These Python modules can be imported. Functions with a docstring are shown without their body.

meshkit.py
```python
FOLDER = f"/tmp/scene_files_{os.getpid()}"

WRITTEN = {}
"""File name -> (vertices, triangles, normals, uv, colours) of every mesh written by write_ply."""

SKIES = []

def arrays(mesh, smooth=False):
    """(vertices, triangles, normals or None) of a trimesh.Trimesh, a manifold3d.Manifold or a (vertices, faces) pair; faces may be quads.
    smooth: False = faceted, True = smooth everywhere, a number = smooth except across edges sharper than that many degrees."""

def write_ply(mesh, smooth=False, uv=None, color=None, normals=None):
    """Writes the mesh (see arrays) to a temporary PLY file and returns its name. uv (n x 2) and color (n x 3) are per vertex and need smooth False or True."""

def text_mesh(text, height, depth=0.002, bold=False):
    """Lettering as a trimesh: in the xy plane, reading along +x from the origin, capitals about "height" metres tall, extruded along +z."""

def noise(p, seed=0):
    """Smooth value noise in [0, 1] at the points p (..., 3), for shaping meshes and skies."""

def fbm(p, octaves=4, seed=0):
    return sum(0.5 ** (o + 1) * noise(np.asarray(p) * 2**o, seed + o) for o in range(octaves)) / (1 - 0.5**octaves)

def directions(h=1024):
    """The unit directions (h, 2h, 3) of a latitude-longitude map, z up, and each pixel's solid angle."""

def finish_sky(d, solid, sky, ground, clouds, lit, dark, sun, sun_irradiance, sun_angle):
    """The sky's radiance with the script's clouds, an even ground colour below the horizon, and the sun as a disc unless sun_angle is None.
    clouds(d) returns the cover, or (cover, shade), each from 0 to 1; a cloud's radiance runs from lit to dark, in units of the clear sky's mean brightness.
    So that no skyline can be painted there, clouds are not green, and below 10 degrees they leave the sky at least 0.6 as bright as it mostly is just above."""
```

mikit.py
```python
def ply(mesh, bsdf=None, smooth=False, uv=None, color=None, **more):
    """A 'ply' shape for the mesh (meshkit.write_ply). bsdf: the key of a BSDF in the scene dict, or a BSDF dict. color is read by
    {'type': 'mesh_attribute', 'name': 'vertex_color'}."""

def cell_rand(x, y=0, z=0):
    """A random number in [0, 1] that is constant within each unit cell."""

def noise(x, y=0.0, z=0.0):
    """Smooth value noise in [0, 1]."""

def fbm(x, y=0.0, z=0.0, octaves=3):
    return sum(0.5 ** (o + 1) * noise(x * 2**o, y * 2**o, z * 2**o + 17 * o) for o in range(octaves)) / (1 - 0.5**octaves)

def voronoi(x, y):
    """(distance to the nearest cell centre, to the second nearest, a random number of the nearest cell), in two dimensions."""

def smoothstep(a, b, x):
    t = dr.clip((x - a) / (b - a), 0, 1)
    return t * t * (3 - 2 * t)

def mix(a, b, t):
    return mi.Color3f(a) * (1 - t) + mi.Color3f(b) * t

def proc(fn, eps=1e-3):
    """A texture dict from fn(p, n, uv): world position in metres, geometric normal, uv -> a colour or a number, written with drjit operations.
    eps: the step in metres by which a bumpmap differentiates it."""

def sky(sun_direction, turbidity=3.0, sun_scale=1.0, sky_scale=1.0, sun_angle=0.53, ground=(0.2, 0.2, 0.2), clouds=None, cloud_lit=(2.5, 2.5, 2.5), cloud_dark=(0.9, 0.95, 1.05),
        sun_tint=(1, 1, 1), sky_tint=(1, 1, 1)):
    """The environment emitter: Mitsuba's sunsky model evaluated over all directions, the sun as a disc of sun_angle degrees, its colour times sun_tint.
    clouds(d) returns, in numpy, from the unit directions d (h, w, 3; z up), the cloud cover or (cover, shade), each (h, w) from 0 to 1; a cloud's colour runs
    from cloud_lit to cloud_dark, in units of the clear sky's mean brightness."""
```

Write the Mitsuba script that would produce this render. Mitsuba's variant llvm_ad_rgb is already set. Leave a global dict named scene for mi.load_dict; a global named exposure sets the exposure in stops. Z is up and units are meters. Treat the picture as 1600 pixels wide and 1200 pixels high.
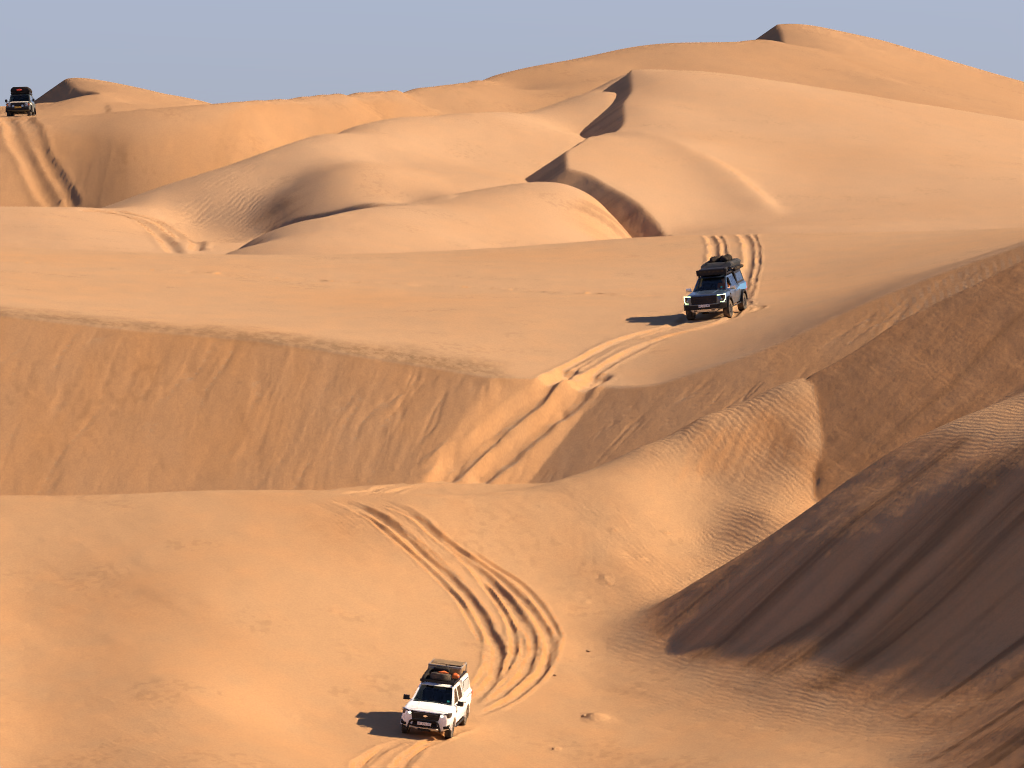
import math
import numpy as np, trimesh, mitsuba as mi, drjit as dr, mikit, meshkit
from scipy.interpolate import RBFInterpolator
from scipy.spatial import cKDTree

T4 = mi.ScalarTransform4f
scene = {'type': 'scene'}
labels = {}

# ------------------------------------------------------------------ camera, sky, exposure
# a long lens on a tripod at the origin, looking level along +y; 1600 x 1200 photograph pixels, focal length in those pixels
FPX, VH = 16700.0, 400.0
scene['camera'] = {
    'type': 'perspective', 'fov': math.degrees(2 * math.atan(800.0 / FPX)), 'fov_axis': 'x',
    'near_clip': 1.0, 'far_clip': 20000.0,
    'principal_point_offset_y': (600.0 - VH) / 1200.0,
    'to_world': T4().look_at(origin=[0, 0, 0], target=[0, 1, 0], up=[0, 0, 1]),
}
SUN_EL, SUN_AZ = math.radians(35.0), math.radians(8.0)
SUN = np.array([math.cos(SUN_EL) * math.cos(SUN_AZ), math.cos(SUN_EL) * math.sin(SUN_AZ), math.sin(SUN_EL)])
scene['sky'] = mikit.sky(SUN.tolist(), turbidity=3.0, sky_scale=0.5, ground=(0.3, 0.19, 0.11), sun_tint=(1.0, 0.97, 0.92), sky_tint=(1.0, 0.965, 1.23))
exposure = 2.7

FINE = 1.0
# ------------------------------------------------------------------ surveying helpers
def W(u, v, d):
    """the world point at distance d that the photograph shows at pixel (u, v)"""
    return ((u - 800.0) * d / FPX, d, (VH - v) * d / FPX)

def sheet(pts, ky=0.5, smooth=0.0):
    """a smooth surface z(x, y) through surveyed points (u, v, distance)"""
    p = np.array([W(*q) for q in pts])
    f = RBFInterpolator(np.c_[p[:, 0], p[:, 1] * ky], p[:, 2], kernel='thin_plate_spline', smoothing=smooth)
    def z(x, y):
        q = np.c_[np.ravel(x), np.ravel(y) * ky]
        return f(q).reshape(np.shape(x))
    return z

def plane(u, v, d, gx, gy):
    """a slip face: a plane through a surveyed point with slopes gx, gy"""
    p = W(u, v, d)
    return lambda x, y: p[2] + gx * (x - p[0]) + gy * (y - p[1])

def smin(a, b, k):
    h = np.clip(0.5 + 0.5 * (b - a) / k, 0, 1)
    return b + (a - b) * h - k * h * (1 - h)

def smax(a, b, k):
    return -smin(-a, -b, k)

def hit(H, u, v, d0, d1, n=1500):
    """where the line of sight through (u, v) first meets the surface H"""
    d = np.linspace(d0, d1, n)
    x, z = (u - 800.0) * d / FPX, (VH - v) * d / FPX
    below = np.nonzero(z < H(x, d))[0]
    i = below[0] if len(below) else n - 1
    return x[i], d[i]

def sstep(a, b, x):
    t = np.clip((x - a) / (b - a), 0, 1)
    return t * t * (3 - 2 * t)

def curve(pts, step=0.1):
    """a smooth line through plan points, evenly resampled; returns points and the running length"""
    from scipy.interpolate import CubicSpline, PchipInterpolator
    p = np.asarray(pts, float)
    s = np.r_[0, np.cumsum(np.linalg.norm(np.diff(p, axis=0), axis=1))]
    f = PchipInterpolator(s, p)
    t = np.arange(0, s[-1], step)
    return f(t), t

def across(line, x, y, reach):
    """signed distance from the line (positive to its right when walking along) and length along it, inf beyond reach"""
    p, s = line
    tan = np.gradient(p, axis=0)
    tan /= np.linalg.norm(tan, axis=1, keepdims=True)
    q = np.c_[np.ravel(x), np.ravel(y)]
    box = (q[:, 0] > p[:, 0].min() - reach) & (q[:, 0] < p[:, 0].max() + reach) & (q[:, 1] > p[:, 1].min() - reach) & (q[:, 1] < p[:, 1].max() + reach)
    dist = np.full(len(q), np.inf); along = np.zeros(len(q))
    if box.any():
        d, i = cKDTree(p).query(q[box], distance_upper_bound=reach)
        ok = np.isfinite(d)
        j = np.nonzero(box)[0][ok]; i = i[ok]
        r = q[j] - p[i]
        side = r[:, 0] * tan[i, 1] - r[:, 1] * tan[i, 0]
        lon = np.abs((r * tan[i]).sum(1))
        keep = lon < 0.3
        dist[j[keep]] = side[keep]; along[j[keep]] = s[i[keep]]
    return dist.reshape(np.shape(x)), along.reshape(np.shape(x))

def n2(x, y, sx, sy, seed=0, oct=3):
    return meshkit.fbm(np.stack([x / sx, y / sy, np.zeros_like(x) + seed * 7.31], -1), oct, seed) - 0.5

# ------------------------------------------------------------------ near valley: bowl, right-hand ridge, steep shaded dune
NEAR = [
    # bowl, left
    (-250,1200,352),(-250,1040,372),(-250,920,391),(-250,830,408),(-250,778,424),
    (0,1200,366),(0,1055,384),(0,930,401),(0,840,412),(0,775,425),(0,805,440),(-250,810,440),
    (300,1200,363),(300,1075,379.5),(300,930,399),(300,840,411.5),(300,769,425),(300,790,440),
    (470,1126,380),(500,1000,394.5),(550,900,407),(500,830,414.5),(500,769,424),(500,766,436),
    (600,1200,371),(690,1150,380),(650,1060,391),(650,960,403),(650,870,412),(640,800,418.5),(650,773,423),(650,776.5,428),(660,746,437.5),(660,738,445),
    (750,1000,401),(760,880,413.5),(760,800,420.5),(770,771,424.5),(770,775,429.5),(770,748,438.5),(770,738,446),
    (870,1000,402.5),(870,900,413.5),(880,800,421.5),(880,750,427.5),(875,754,433),(880,747,440),(880,742,446),
    (870,1080,393),(940,1020,403),(900,1130,386),(900,1200,376),
    # right-hand ridge
    (1000,1000,407),(1000,918,412),(1000,800,422),(1000,700,431.5),(1000,715,436),
    (1100,850,420),(1100,750,428),(1100,652,433.5),(1100,680,439),
    (1200,876,415),(1200,800,421.5),(1200,700,430),(1200,613,435),(1200,640,440),
    (1250,700,429.0),(1250,640,432.6),(1250,592,436),(1250,625,441),(1275,765,425.5),(1290,700,428.8),(1283,640,432.4),(1275,602,435),(1420,690,434),(1400,570,441),(1400,600,447),
    (1300,790,424),(1370,738,427.3),(1450,680,428.5),(1600,573,431),(1600,630,423),(1800,480,433),(1500,690,420),
    # floor in front
    (1200,1060,393),(1250,1130,381),(1200,1200,370),(1400,1110,379),(1400,1200,366),(1600,1120,361),(1600,1200,351),(1600,1300,338),(1800,1100,345),
    (600,1350,345),(1000,1350,345),(0,1350,340),(1600,1450,320),
]
near0 = sheet(NEAR, smooth=0.15)

def near_slip(x, y):           # the brown slip face under the right-hand ridge, lobed along its foot
    z = plane(1400, 505, 437.3, 0.42, 0.42)(x, y)
    return z
near_top = sheet([(1250,603,437),(1300,572,436.6),(1340,546,436.6),(1400,505,437.3),(1500,456,438.0),(1600,408,438.8),(1750,335,439),
                  (1250,640,445),(1400,555,446),(1600,455,446),(1750,375,446),
                  (1250,560,429),(1400,470,429),(1600,370,429),(1750,290,429), (1100,690,429)])

R2_G = (0.69, 0.36)
R2_P = (9.4, 393.0, -14.5)
def r2_face(x, y):
    return R2_P[2] + R2_G[0] * (x - R2_P[0]) + R2_G[1] * (y - R2_P[1])
def r2_d(u, v):                # distance at which the face is seen at (u, v)
    k = (u - 800) / FPX
    return (R2_P[2] - R2_G[0] * R2_P[0] - R2_G[1] * R2_P[1]) / ((VH - v) / FPX - R2_G[0] * k - R2_G[1])
r2_top = sheet([(900,1010,402),(1000,962,404),(1100,903,405),(1200,846,405.5),(1300,777,405.5),(1400,714,406),(1500,664,407),(1600,624,408),(1750,570,409),
                (1400,745,402.4),(1500,705,400.5),(1600,680,398.5),(1750,630,396),(1500,683,404),(1600,650,404),
                (900,1090,416),(1000,1050,418),(1100,1000,419),(1200,960,420),(1300,900,420),(1400,840,420),(1500,790,421),(1600,750,422),(1750,690,423),
                (1000,1000,396),(1200,860,396),(1400,750,396),(1600,640,388)])

def near_base(x, y):
    h = near0(x, y)
    n1 = smin(near_slip(x, y), near_top(x, y), 0.12)
    n1 = n1 - 0.35 * np.maximum(0, 12.2 + 0.7 * n2(x * 0.3, y, 3, 2.2, 5) - x)
    lob = 0.02 * n2(x, y, 0.9, 1.5, 3)
    h = smax(h, n1 + lob, 0.05)
    r2 = smin(r2_face(x, y), r2_top(x, y) + 0.25, 2.0)
    h = smax(h, r2, 0.8 + 1.2 * sstep(9.0, 4.0, x) + 1.8 * sstep(402, 388, y))
    return h

# ------------------------------------------------------------------ middle dune: plateau with its slip faces
MA = W(770, 588, 442.0)
def mid_left(x, y):            # the large face left of the chute, turning to face the lens at its far left
    dx = x - MA[0]
    return MA[2] + 0.16 * dx + 0.0022 * dx * dx + 0.57 * (y - MA[1])
mid_chute = plane(770, 588, 442.0, -0.20, 0.725)        # where the cars broke through the crest
mid_right = plane(940, 602, 442.9, 0.335, 0.45)
def on(S, u, v):               # the point of a face seen at (u, v)
    d = np.linspace(425, 470, 9001)
    return (u, v, float(d[np.argmin(np.abs((VH - v) * d / FPX - S((u - 800.0) * d / FPX, d)))]))
PLATEAU = [on(mid_left, u, v) for u, v in ((-250,462),(-100,478),(0,490),(200,512),(400,530),(600,560),(700,576),(770,588))] + \
    [on(mid_chute, u, v) for u, v in ((860,592),(930,602))] + [on(mid_right, u, v) for u, v in ((950,602),(1030,597),(1100,575),(1200,541),(1340,477),(1450,432),(1600,380),(1850,300))] + [
    (1120,495,464),(0,440,480),(0,388,545),(400,480,472),(400,401,548),(800,500,464),(800,440,502),(800,386,550),(1000,371,550),(1200,440,503),(1200,365,550),(1400,430,482),(1400,400,507),(1600,359,550),
    (200,397,546),(-250,380,545),(1850,350,550),
    (0,420,575),(400,432,575),(800,416,578),(1200,400,580),(1600,395,580),(-250,412,575),(1850,390,580),
    (0,470,620),(800,470,620),(1600,470,620),(-250,470,620),(1850,470,620),
]
plateau0 = sheet(PLATEAU)
def mid_base(x, y):
    s = smax(smin(mid_left(x, y), mid_chute(x, y), 0.10), mid_right(x, y), 0.05)
    return smin(plateau0(x, y), s, 0.14)

# ------------------------------------------------------------------ far dunes
W_PTS = [(345,400,640),(400,372,655),(500,343,670),(560,330,678),(640,323,685),(700,306,695),(770,299,702),(832,297,707),(900,303,706),
         (650,395,640),(800,388,660),(400,402,632),(940,320,699),(985,388,690),(970,356,692),(1040,425,684),(900,345,686),(1100,430,680),
         (345,420,650),(400,402,672),(500,373,690),(560,355,700),(640,345,705),(700,326,712),(770,316,719),(832,312,724),(940,345,720),(1000,400,700),
         (300,430,640),(300,450,620),(600,450,600),(1000,450,600)]
lowdune0 = sheet(W_PTS)
D5_PTS = [(985,113,800),(1050,110,805),(1100,112,808),(1200,125,812),(1300,140,815),(1450,165,820),(1600,190,822),(1800,230,825),
          (940,135,797),(900,190,770),(900,215,740),
          (1100,180,772),(1200,250,740),(1300,200,770),(1400,250,745),(1600,280,735),(1600,230,780),(1800,290,760),(1000,170,772),(980,210,745),
          (1060,367,690),(1100,364,687),(1200,357,684),(1300,362,680),(1600,358,680),(1800,355,680),(1600,400,640),(1300,400,640),(1050,400,670),(900,330,690),
          (885,245,716),(887,262,711),(920,272,709),(950,290,706),(1000,320,700),(1042,372,692),(1050,300,710),(1000,250,722),(950,212,735),(1100,345,700),
          (985,135,830),(1100,140,840),(1300,170,845),(1600,215,850),(1800,250,850)]
bigdune0 = sheet(D5_PTS)
D2_PTS = [(150,328,708),(240,297,708),(330,271,710),(400,245,715),(450,226,720),(500,210,728),(560,196,742),(620,184,752),(700,178,765),(800,176,778),(850,168,790),(900,150,799),(950,130,806),(985,114,809),(1040,122,812),
          (150,345,720),(240,317,722),(330,291,724),(450,250,738),(560,220,760),(700,200,785),(800,195,796),(900,170,815),(985,135,824),
          (230,328,697),(300,347,698),(350,360,695),(372,385,684),(330,306,703),(400,318,700),(450,283,705),(450,309,697),(450,349,690.5),(520,275,699),(520,331,687.5),(400,370,691),
          (570,261,702),(570,318,685.5),(600,250,718),(610,275,700),(650,320,684.5),(700,240,735),(700,285,706),(700,304,690),(800,230,745),(800,283,713),(900,207,778),(850,250,742),(870,290,724),
          (270,372,674),(330,380,670),(560,316,690),(650,318,692),(930,160,789),(960,145,794),(1000,160,798),(1060,200,785),(1060,150,816),(1000,270,745),(950,300,735),(1000,430,690),(1100,430,680),(900,390,690),(1110,330,740),(1000,440,640),(800,430,650),
          # the low knoll the far track crosses
          (0,323,690),(70,323,692),(130,326,697),(160,330,700),(0,345,704),(100,345,703),(0,360,660),(100,362,660),(200,372,662),(262,400,642),(0,388,636),(100,395,636),(-200,323,690),(-200,360,660),(-200,390,636),(-200,345,704),
          (0,350,760),(-200,350,760),(150,350,760),(0,340,830),(-200,340,830),(200,330,800),(300,305,800),(400,275,800),(550,235,810),(350,410,650),(0,430,620),(300,430,625),(600,420,640)]
trough0 = sheet(D2_PTS, smooth=0.1)
from scipy.interpolate import PchipInterpolator
F1_CREST = [(-250,191,722),(0,189,725),(110,188,726),(200,178.5,727),(300,168.5,731),(400,160,741),(500,148,760),(600,142,785),(700,133,812),(800,112,838),(900,94,858),(975,78.5,870),(1020,74,876),(1100,72,882),(1190,62,887),(1281,84,882),(1412,129,862),(1500,160,850),(1600,195,842),(1800,260,832)]
_c = np.array(F1_CREST, float)
_u = np.arange(-250, 1801, 30.0)
_v, _d = PchipInterpolator(_c[:, 0], _c[:, 1])(_u), PchipInterpolator(_c[:, 0], _c[:, 2])(_u)
F1_PTS = list(zip(_u, _v, _d)) + [(u, VH - (VH - v) * (d / (d + 9)) + 0.35 * FPX / d, d + 9) for u, v, d in zip(_u, _v, _d)] + [(u, VH - (VH - v) * (d / (d + 40)) + 3.5 * FPX / d, d + 40) for u, v, d in zip(_u, _v, _d)] + [
          (0,300,716),(100,325,716),(-200,310,713),(200,315,715.5),(280,306,716.5),(350,270,721),(450,225,738),(600,185,768),(800,170,800),(900,140,815),(1000,105,838),(1100,100,842),
          (400,220,729.5),(500,190,747),(300,235,722.5),(200,240,720.5),(650,160,790),(800,140,822),(1300,120,850),(1200,110,845)]
rear0 = sheet(F1_PTS, smooth=0.05)
D6_PTS = [(1185,64,940),(1215,43,955),(1240,38,960),(1280,42,966),(1350,57,976),(1450,85,985),(1600,128,995),(1800,190,1000),
          (1225,69,910),(1281,84,900),(1412,129,880),(1500,160,870),(1600,185,865),(1800,240,860),(1400,100,935),(1600,160,930),(1450,98,958),(1350,70,955),(1550,130,962),(1280,52,945),
          (1240,48,975),(1350,66,992),(1450,95,1002),(1600,140,1015),(1240,60,1000),(1600,150,1030),(1800,210,1030),(1190,80,985),(1150,90,930)]
peak0 = sheet(D6_PTS)
D1_PTS = [(100,124,800),(160,128,803),(230,142,806),(330,162,812),(155,146,780),(60,161,790),(110,190,748),(200,162,778),(250,172,770),(0,180,770),(250,205,755),(350,240,755),(-100,185,770),(50,185,745),
          (100,150,830),(230,165,840),(330,185,840),(400,190,812),(0,185,800),(-200,190,790),(400,240,760),(300,215,765),(-200,200,750)]
leftdune0 = sheet(D1_PTS)

D5_CREST = [(985,113,800),(988,128,791),(975,150,778),(976,172,766),(960,200,750),(932,214,739),(905,232,726),(885,245,718),(887,262,711),(920,272,709),(950,290,706),(1000,320,700),(1030,350,696),(1042,372,692.5),(1046,385,689),(1048,420,684),(1052,440,665),(1056,450,640)]
D1_CREST = [(97,124,812),(101,124,802),(125,133,790),(155,146,780),(165,152,772)]
D6_CREST = [(1212,43,975),(1217,45,955),(1226,58,935),(1228,69,915)]

def lee(P, x, y, crest, slope, reach, soft=0.06):
    """P with a slip face falling away to the left of the surveyed crest line (far end first)"""
    p = np.array([W(*q)[:2] for q in crest])
    line = curve(p, 0.1)
    x, y = np.asarray(x, float), np.asarray(y, float)
    h = P(x, y)
    c, s = line
    tan = np.gradient(c, axis=0)
    q = np.c_[x.ravel(), y.ravel()]
    d, i = cKDTree(c).query(q)
    r = q - c[i]
    side = (r[:, 0] * tan[i, 1] - r[:, 1] * tan[i, 0])           # walking towards the camera, the lee lies on the right: -x
    zc = P(c[:, 0], c[:, 1])[i]
    sd = np.where(side > 0, d, -d).reshape(x.shape)
    ramp = zc.reshape(x.shape) - slope * sd
    return np.where(sd > -1.0, smin(h, np.where(sd > 0, ramp, h + 0.5 * -sd), soft), h)

def bigdune(x, y):
    return lee(bigdune0, x, y, D5_CREST, 0.66, 30)
left_apron = sheet([(55,162,785),(60,167,778),(155,147.5,777),(0,177,770),(110,190,748),(200,162,778),(-200,185,770),(110,160,782),(300,205,770),(0,190,790),(100,165,810),(200,175,810),(-200,200,800)])
def leftdune(x, y):
    return smax(lee(leftdune0, x, y, D1_CREST, 0.70, 30), left_apron(x, y), 0.15)
def peak(x, y):
    return lee(peak0, x, y, D6_CREST, 0.70, 30)

def grid(xs, ys, H):
    X, Y = np.meshgrid(xs, ys)
    Z = H(X, Y)
    n, m = X.shape
    i = (np.arange(n - 1)[:, None] * m + np.arange(m - 1)[None]).ravel()
    f = np.vstack([np.c_[i, i + 1, i + m + 1], np.c_[i, i + m + 1, i + m]])
    return (np.c_[X.ravel(), Y.ravel(), Z.ravel()], f)

def steps(*parts):
    """grid lines: (start, end, step) in turn"""
    return np.concatenate([np.arange(a, b, s) for a, b, s in parts] + [[parts[-1][1]]])

# ------------------------------------------------------------------ marks on the sand: wheel ruts, scarps, slides, ripples
def ruts(h, x, y, items, fade=2.5, berm=0.5):
    """presses wheel ruts (plan line, depth, half width) into the heights h; the sand is heaved up between and beside them"""
    low, high = np.zeros(x.shape), np.zeros(x.shape)
    for k, (line, depth, width) in enumerate(items):
        s, t = across(line, x, y, width * 3.0 + 0.3)
        m = np.isfinite(s)
        if not m.any():
            continue
        sm, tm = s[m], t[m]
        L = line[1][-1]
        ends = sstep(0, fade, tm) * sstep(0, fade, L - tm)
        sm = sm + 0.5 * width * n2(tm, tm * 0, 2.2, 1, 205 + k)
        q = sm / (width * (1 + 0.9 * n2(tm, tm * 0, 2.0, 1, 211 + k)))
        dd = depth * ends * (1 + 1.0 * n2(tm, tm * 0, 3.2, 1, 217 + k))
        crumb = n2(tm, sm, 0.5, 0.12, 223 + k, 2)
        low[m] = np.minimum(low[m], -dd * np.exp(-np.abs(q) ** 2.6) * (1 + 0.25 * crumb))
        high[m] = np.maximum(high[m], berm * dd * np.exp(-((np.abs(q) - 1.45) / 0.55) ** 2) * (1 + 0.9 * crumb))
    w = 1 - np.clip(-low / 0.12, 0, 1) * 0.7
    churned = np.clip((high - low) / 0.05, 0, 1)
    return h + low + high * w + churned * 0.045 * n2(x, y, 0.30, 0.42, 231, 3)

def scarp(h, x, y, line, slope, most, reach, seed=0):
    """a slip step: the ground right of the plan line drops by up to `most`"""
    s, t = across(line, x, y, reach + 0.3)
    m = np.isfinite(s) & (s > 0)
    L = line[1][-1]
    taper = sstep(0, 0.2 * L, t[m]) * sstep(0, 0.2 * L, L - t[m])
    out = h.copy()
    out[m] -= np.minimum(slope * s[m], most) * taper * (1 - sstep(0.5 * reach, reach, s[m]))
    return out

def bump(h, x, y, cx, cy, rx, ry, a):
    return h + a * np.exp(-(((x - cx) / rx) ** 2 + ((y - cy) / ry) ** 2))

def trace(H, uv, d0, d1):
    """a line drawn over the surface: plan points under photograph pixels"""
    return curve([hit(H, u, v, d0, d1) for u, v in uv], 0.08)

# wheel ruts of the valley, from the pan round the bend to the white pickup and past it
RUTS_NEAR = [
    ([(720,747),(660,753),(600,761),(545,770),(505,776)], 0.05, 0.22),
    ([(760,749),(690,755),(630,763),(575,772),(540,777)], 0.05, 0.22),
    ([(500,776),(540,788),(580,812),(620,846),(655,876),(690,910),(722,945),(745,985),(756,1020)], 0.07, 0.14),
    ([(508,776),(552,791),(605,824),(640,854),(672,884),(706,918)], 0.06, 0.12),
    ([(515,777),(560,792),(620,828),(662,866),(700,900),(733,936),(762,985),(778,1020),(772,1052),(750,1085),(728,1108)], 0.12, 0.24),
    ([(526,777),(572,793),(630,828),(676,868),(715,905),(748,945)], 0.06, 0.11),
    ([(560,780),(610,793),(655,812),(697,852),(738,890),(766,925),(795,970),(804,1005),(794,1040),(768,1074),(742,1100)], 0.09, 0.15),
    ([(600,786),(648,808),(690,842),(728,878),(758,912)], 0.06, 0.11),
    ([(580,779),(640,803),(700,853),(744,888),(782,925),(812,965),(831,1005),(824,1040),(790,1076),(750,1108)], 0.12, 0.24),
    ([(640,805),(720,862),(772,898),(815,937),(846,975),(858,1008),(848,1042),(820,1075),(780,1102),(740,1120)], 0.11, 0.20),
    ([(700,835),(760,878),(812,912),(850,955),(868,990),(862,1025),(842,1058),(805,1088),(765,1110),(735,1124)], 0.08, 0.14),
    ([(690,842),(745,880),(798,922),(838,968),(846,1003),(836,1040),(802,1078)], 0.06, 0.11),
    ([(785,945),(812,985),(818,1015),(808,1042),(780,1072),(745,1100)], 0.07, 0.13),
    ([(745,960),(764,1000),(764,1035),(745,1070),(722,1098)], 0.07, 0.14),
    ([(660,1152),(615,1163),(585,1178),(562,1198),(548,1225)], 0.06, 0.22),
    ([(735,1124),(700,1150),(665,1164),(643,1180),(625,1200),(612,1230)], 0.06, 0.22),
    ([(640,1160),(600,1168),(572,1188),(556,1212)], 0.09, 0.08),
    ([(720,1136),(688,1158),(655,1172),(634,1192),(618,1220)], 0.09, 0.08),
]
near_lines = [(trace(near0, uv, 350, 445), a, b) for uv, a, b in RUTS_NEAR]
DISTURBED = [(960,828,.30,.10),(1040,832,.22,.07),(985,866,.45,-.12),(1002,872,.3,.12),(945,905,.4,.12),(935,900,.25,-.1),(952,912,.25,.1),(915,942,.25,.07)]
near_spots = [(hit(near0, u, v, 350, 445), r, a) for u, v, r, a in DISTURBED]
MOUND = hit(near0, 925, 1122, 350, 445)
MOUND_B = hit(near0, 868, 1170, 350, 445)

def along(x, y, gx, gy):
    """coordinates across and down a slope whose steepest descent is -(gx, gy)"""
    g = math.hypot(gx, gy)
    return (x * gy - y * gx) / g, (x * gx + y * gy) / g

def slides(x, y, gx, gy, seed, wide=0.7, long=5.0):
    """small sand avalanches: narrow tongues running down a slip face"""
    c, s = along(x, y, gx, gy)
    c = c + 0.5 * n2(x, y, 2.5, 2.5, seed + 20)
    a = n2(c, s, wide, long, seed, 4)
    r = 1 - np.abs(2 * n2(c, s, wide * 1.6, long * 0.8, seed + 3, 3)) * 4
    r = np.clip(r, 0, 1) ** 3
    return 0.025 * a - 0.05 * r * sstep(-0.08, 0.15, n2(x, y, 3, 3, seed + 8))

def near_height(x, y):
    h = near_base(x, y)
    slip = near_slip(x, y)
    on_slip = sstep(-0.35, 0.02, -np.abs(h - slip)) * sstep(12.0, 13.5, x)
    h = h + on_slip * 0.25 * slides(x, y, 0.42, 0.42, 11, 0.45, 6)
    face = r2_face(x, y)
    on_face = sstep(-0.8, -0.1, -np.abs(h - face)) * sstep(4, 8, x)
    h = h + on_face * (0.55 * slides(x, y, 0.62, 0.36, 31, 0.9, 14) + 0.45 * n2(*along(x, y, 0.62, 0.36), 3.5, 16, 41, 2))
    # wind-laid swells of the bowl
    c, s = along(x, y, 0.93, 0.37)
    h = h + 0.10 * n2(s, c, 1.6, 9, 51, 3) + 0.02 * n2(x, y, 0.5, 0.9, 52, 2)
    # coarse ripples on the nose of the right-hand ridge
    k = np.exp(-(((x - 8.6) / 2.6) ** 2 + ((y - 431) / 4.0) ** 2))
    h = h + 0.011 * k * np.sin(2 * np.pi * (0.9 * x - 0.25 * y + 0.8 * n2(x, y, 1.2, 2.0, 54)) / 0.55)
    h = ruts(h, x, y, near_lines, 5.0)
    for (cx, cy), r, a in near_spots:
        h = bump(h, x, y, cx, cy, r * 0.45, r * 0.9, 0.45 * a)
    h = bump(bump(h, x, y, MOUND[0] + 0.12, MOUND[1], 0.42, 0.9, 0.20), x, y, MOUND[0] - 0.30, MOUND[1] + 0.1, 0.18, 0.5, -0.05)
    h = bump(h, x, y, MOUND_B[0], MOUND_B[1], 0.14, 0.3, 0.07)
    return h

RUTS_MID = [
    ([(1160,366),(1169,378),(1171,390),(1172,404),(1166,430),(1160,470),(1142,496),(1100,512),(1050,524),(990,548),(938,578),(892,616)], 0.09, 0.24),
    ([(1106,368),(1114,380),(1116,391),(1116,404),(1108,435),(1088,480),(1062,505),(1000,522),(940,546),(902,566),(852,602)], 0.09, 0.24),
    ([(1174,366),(1182,378),(1184,392),(1184,410),(1178,440),(1168,480)], 0.06, 0.13),
    ([(1121,368),(1129,380),(1131,391),(1130,410),(1124,440)], 0.06, 0.13),
    ([(1172,478),(1188,480),(1160,492)], 0.05, 0.2),
    ([(1085,506),(1030,519),(960,543),(915,566),(870,600)], 0.06, 0.14),
    ([(735,685),(700,714),(655,744)], 0.16, 0.34),
    ([(760,690),(725,716),(690,742)], 0.07, 0.16),
    ([(835,640),(790,676),(745,712),(712,742)], 0.08, 0.16),
]
CHUTE_DEEP = [(938,583),(902,610),(852,655),(802,698),(752,742),(732,762)], [(890,576),(852,602),(795,650),(735,704),(690,745),(668,766)]
mid_lines = [(trace(mid_base, uv, 432, 600), a, b) for uv, a, b in RUTS_MID]
mid_deep = [(trace(mid_base, uv, 432, 500), 0.30, 0.40) for uv in CHUTE_DEEP]
STEPS_UV = [(0,407),(150,418),(300,425),(450,436),(600,443),(800,453),(1000,462)]
steps_line = trace(mid_base, STEPS_UV, 432, 560)

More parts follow.
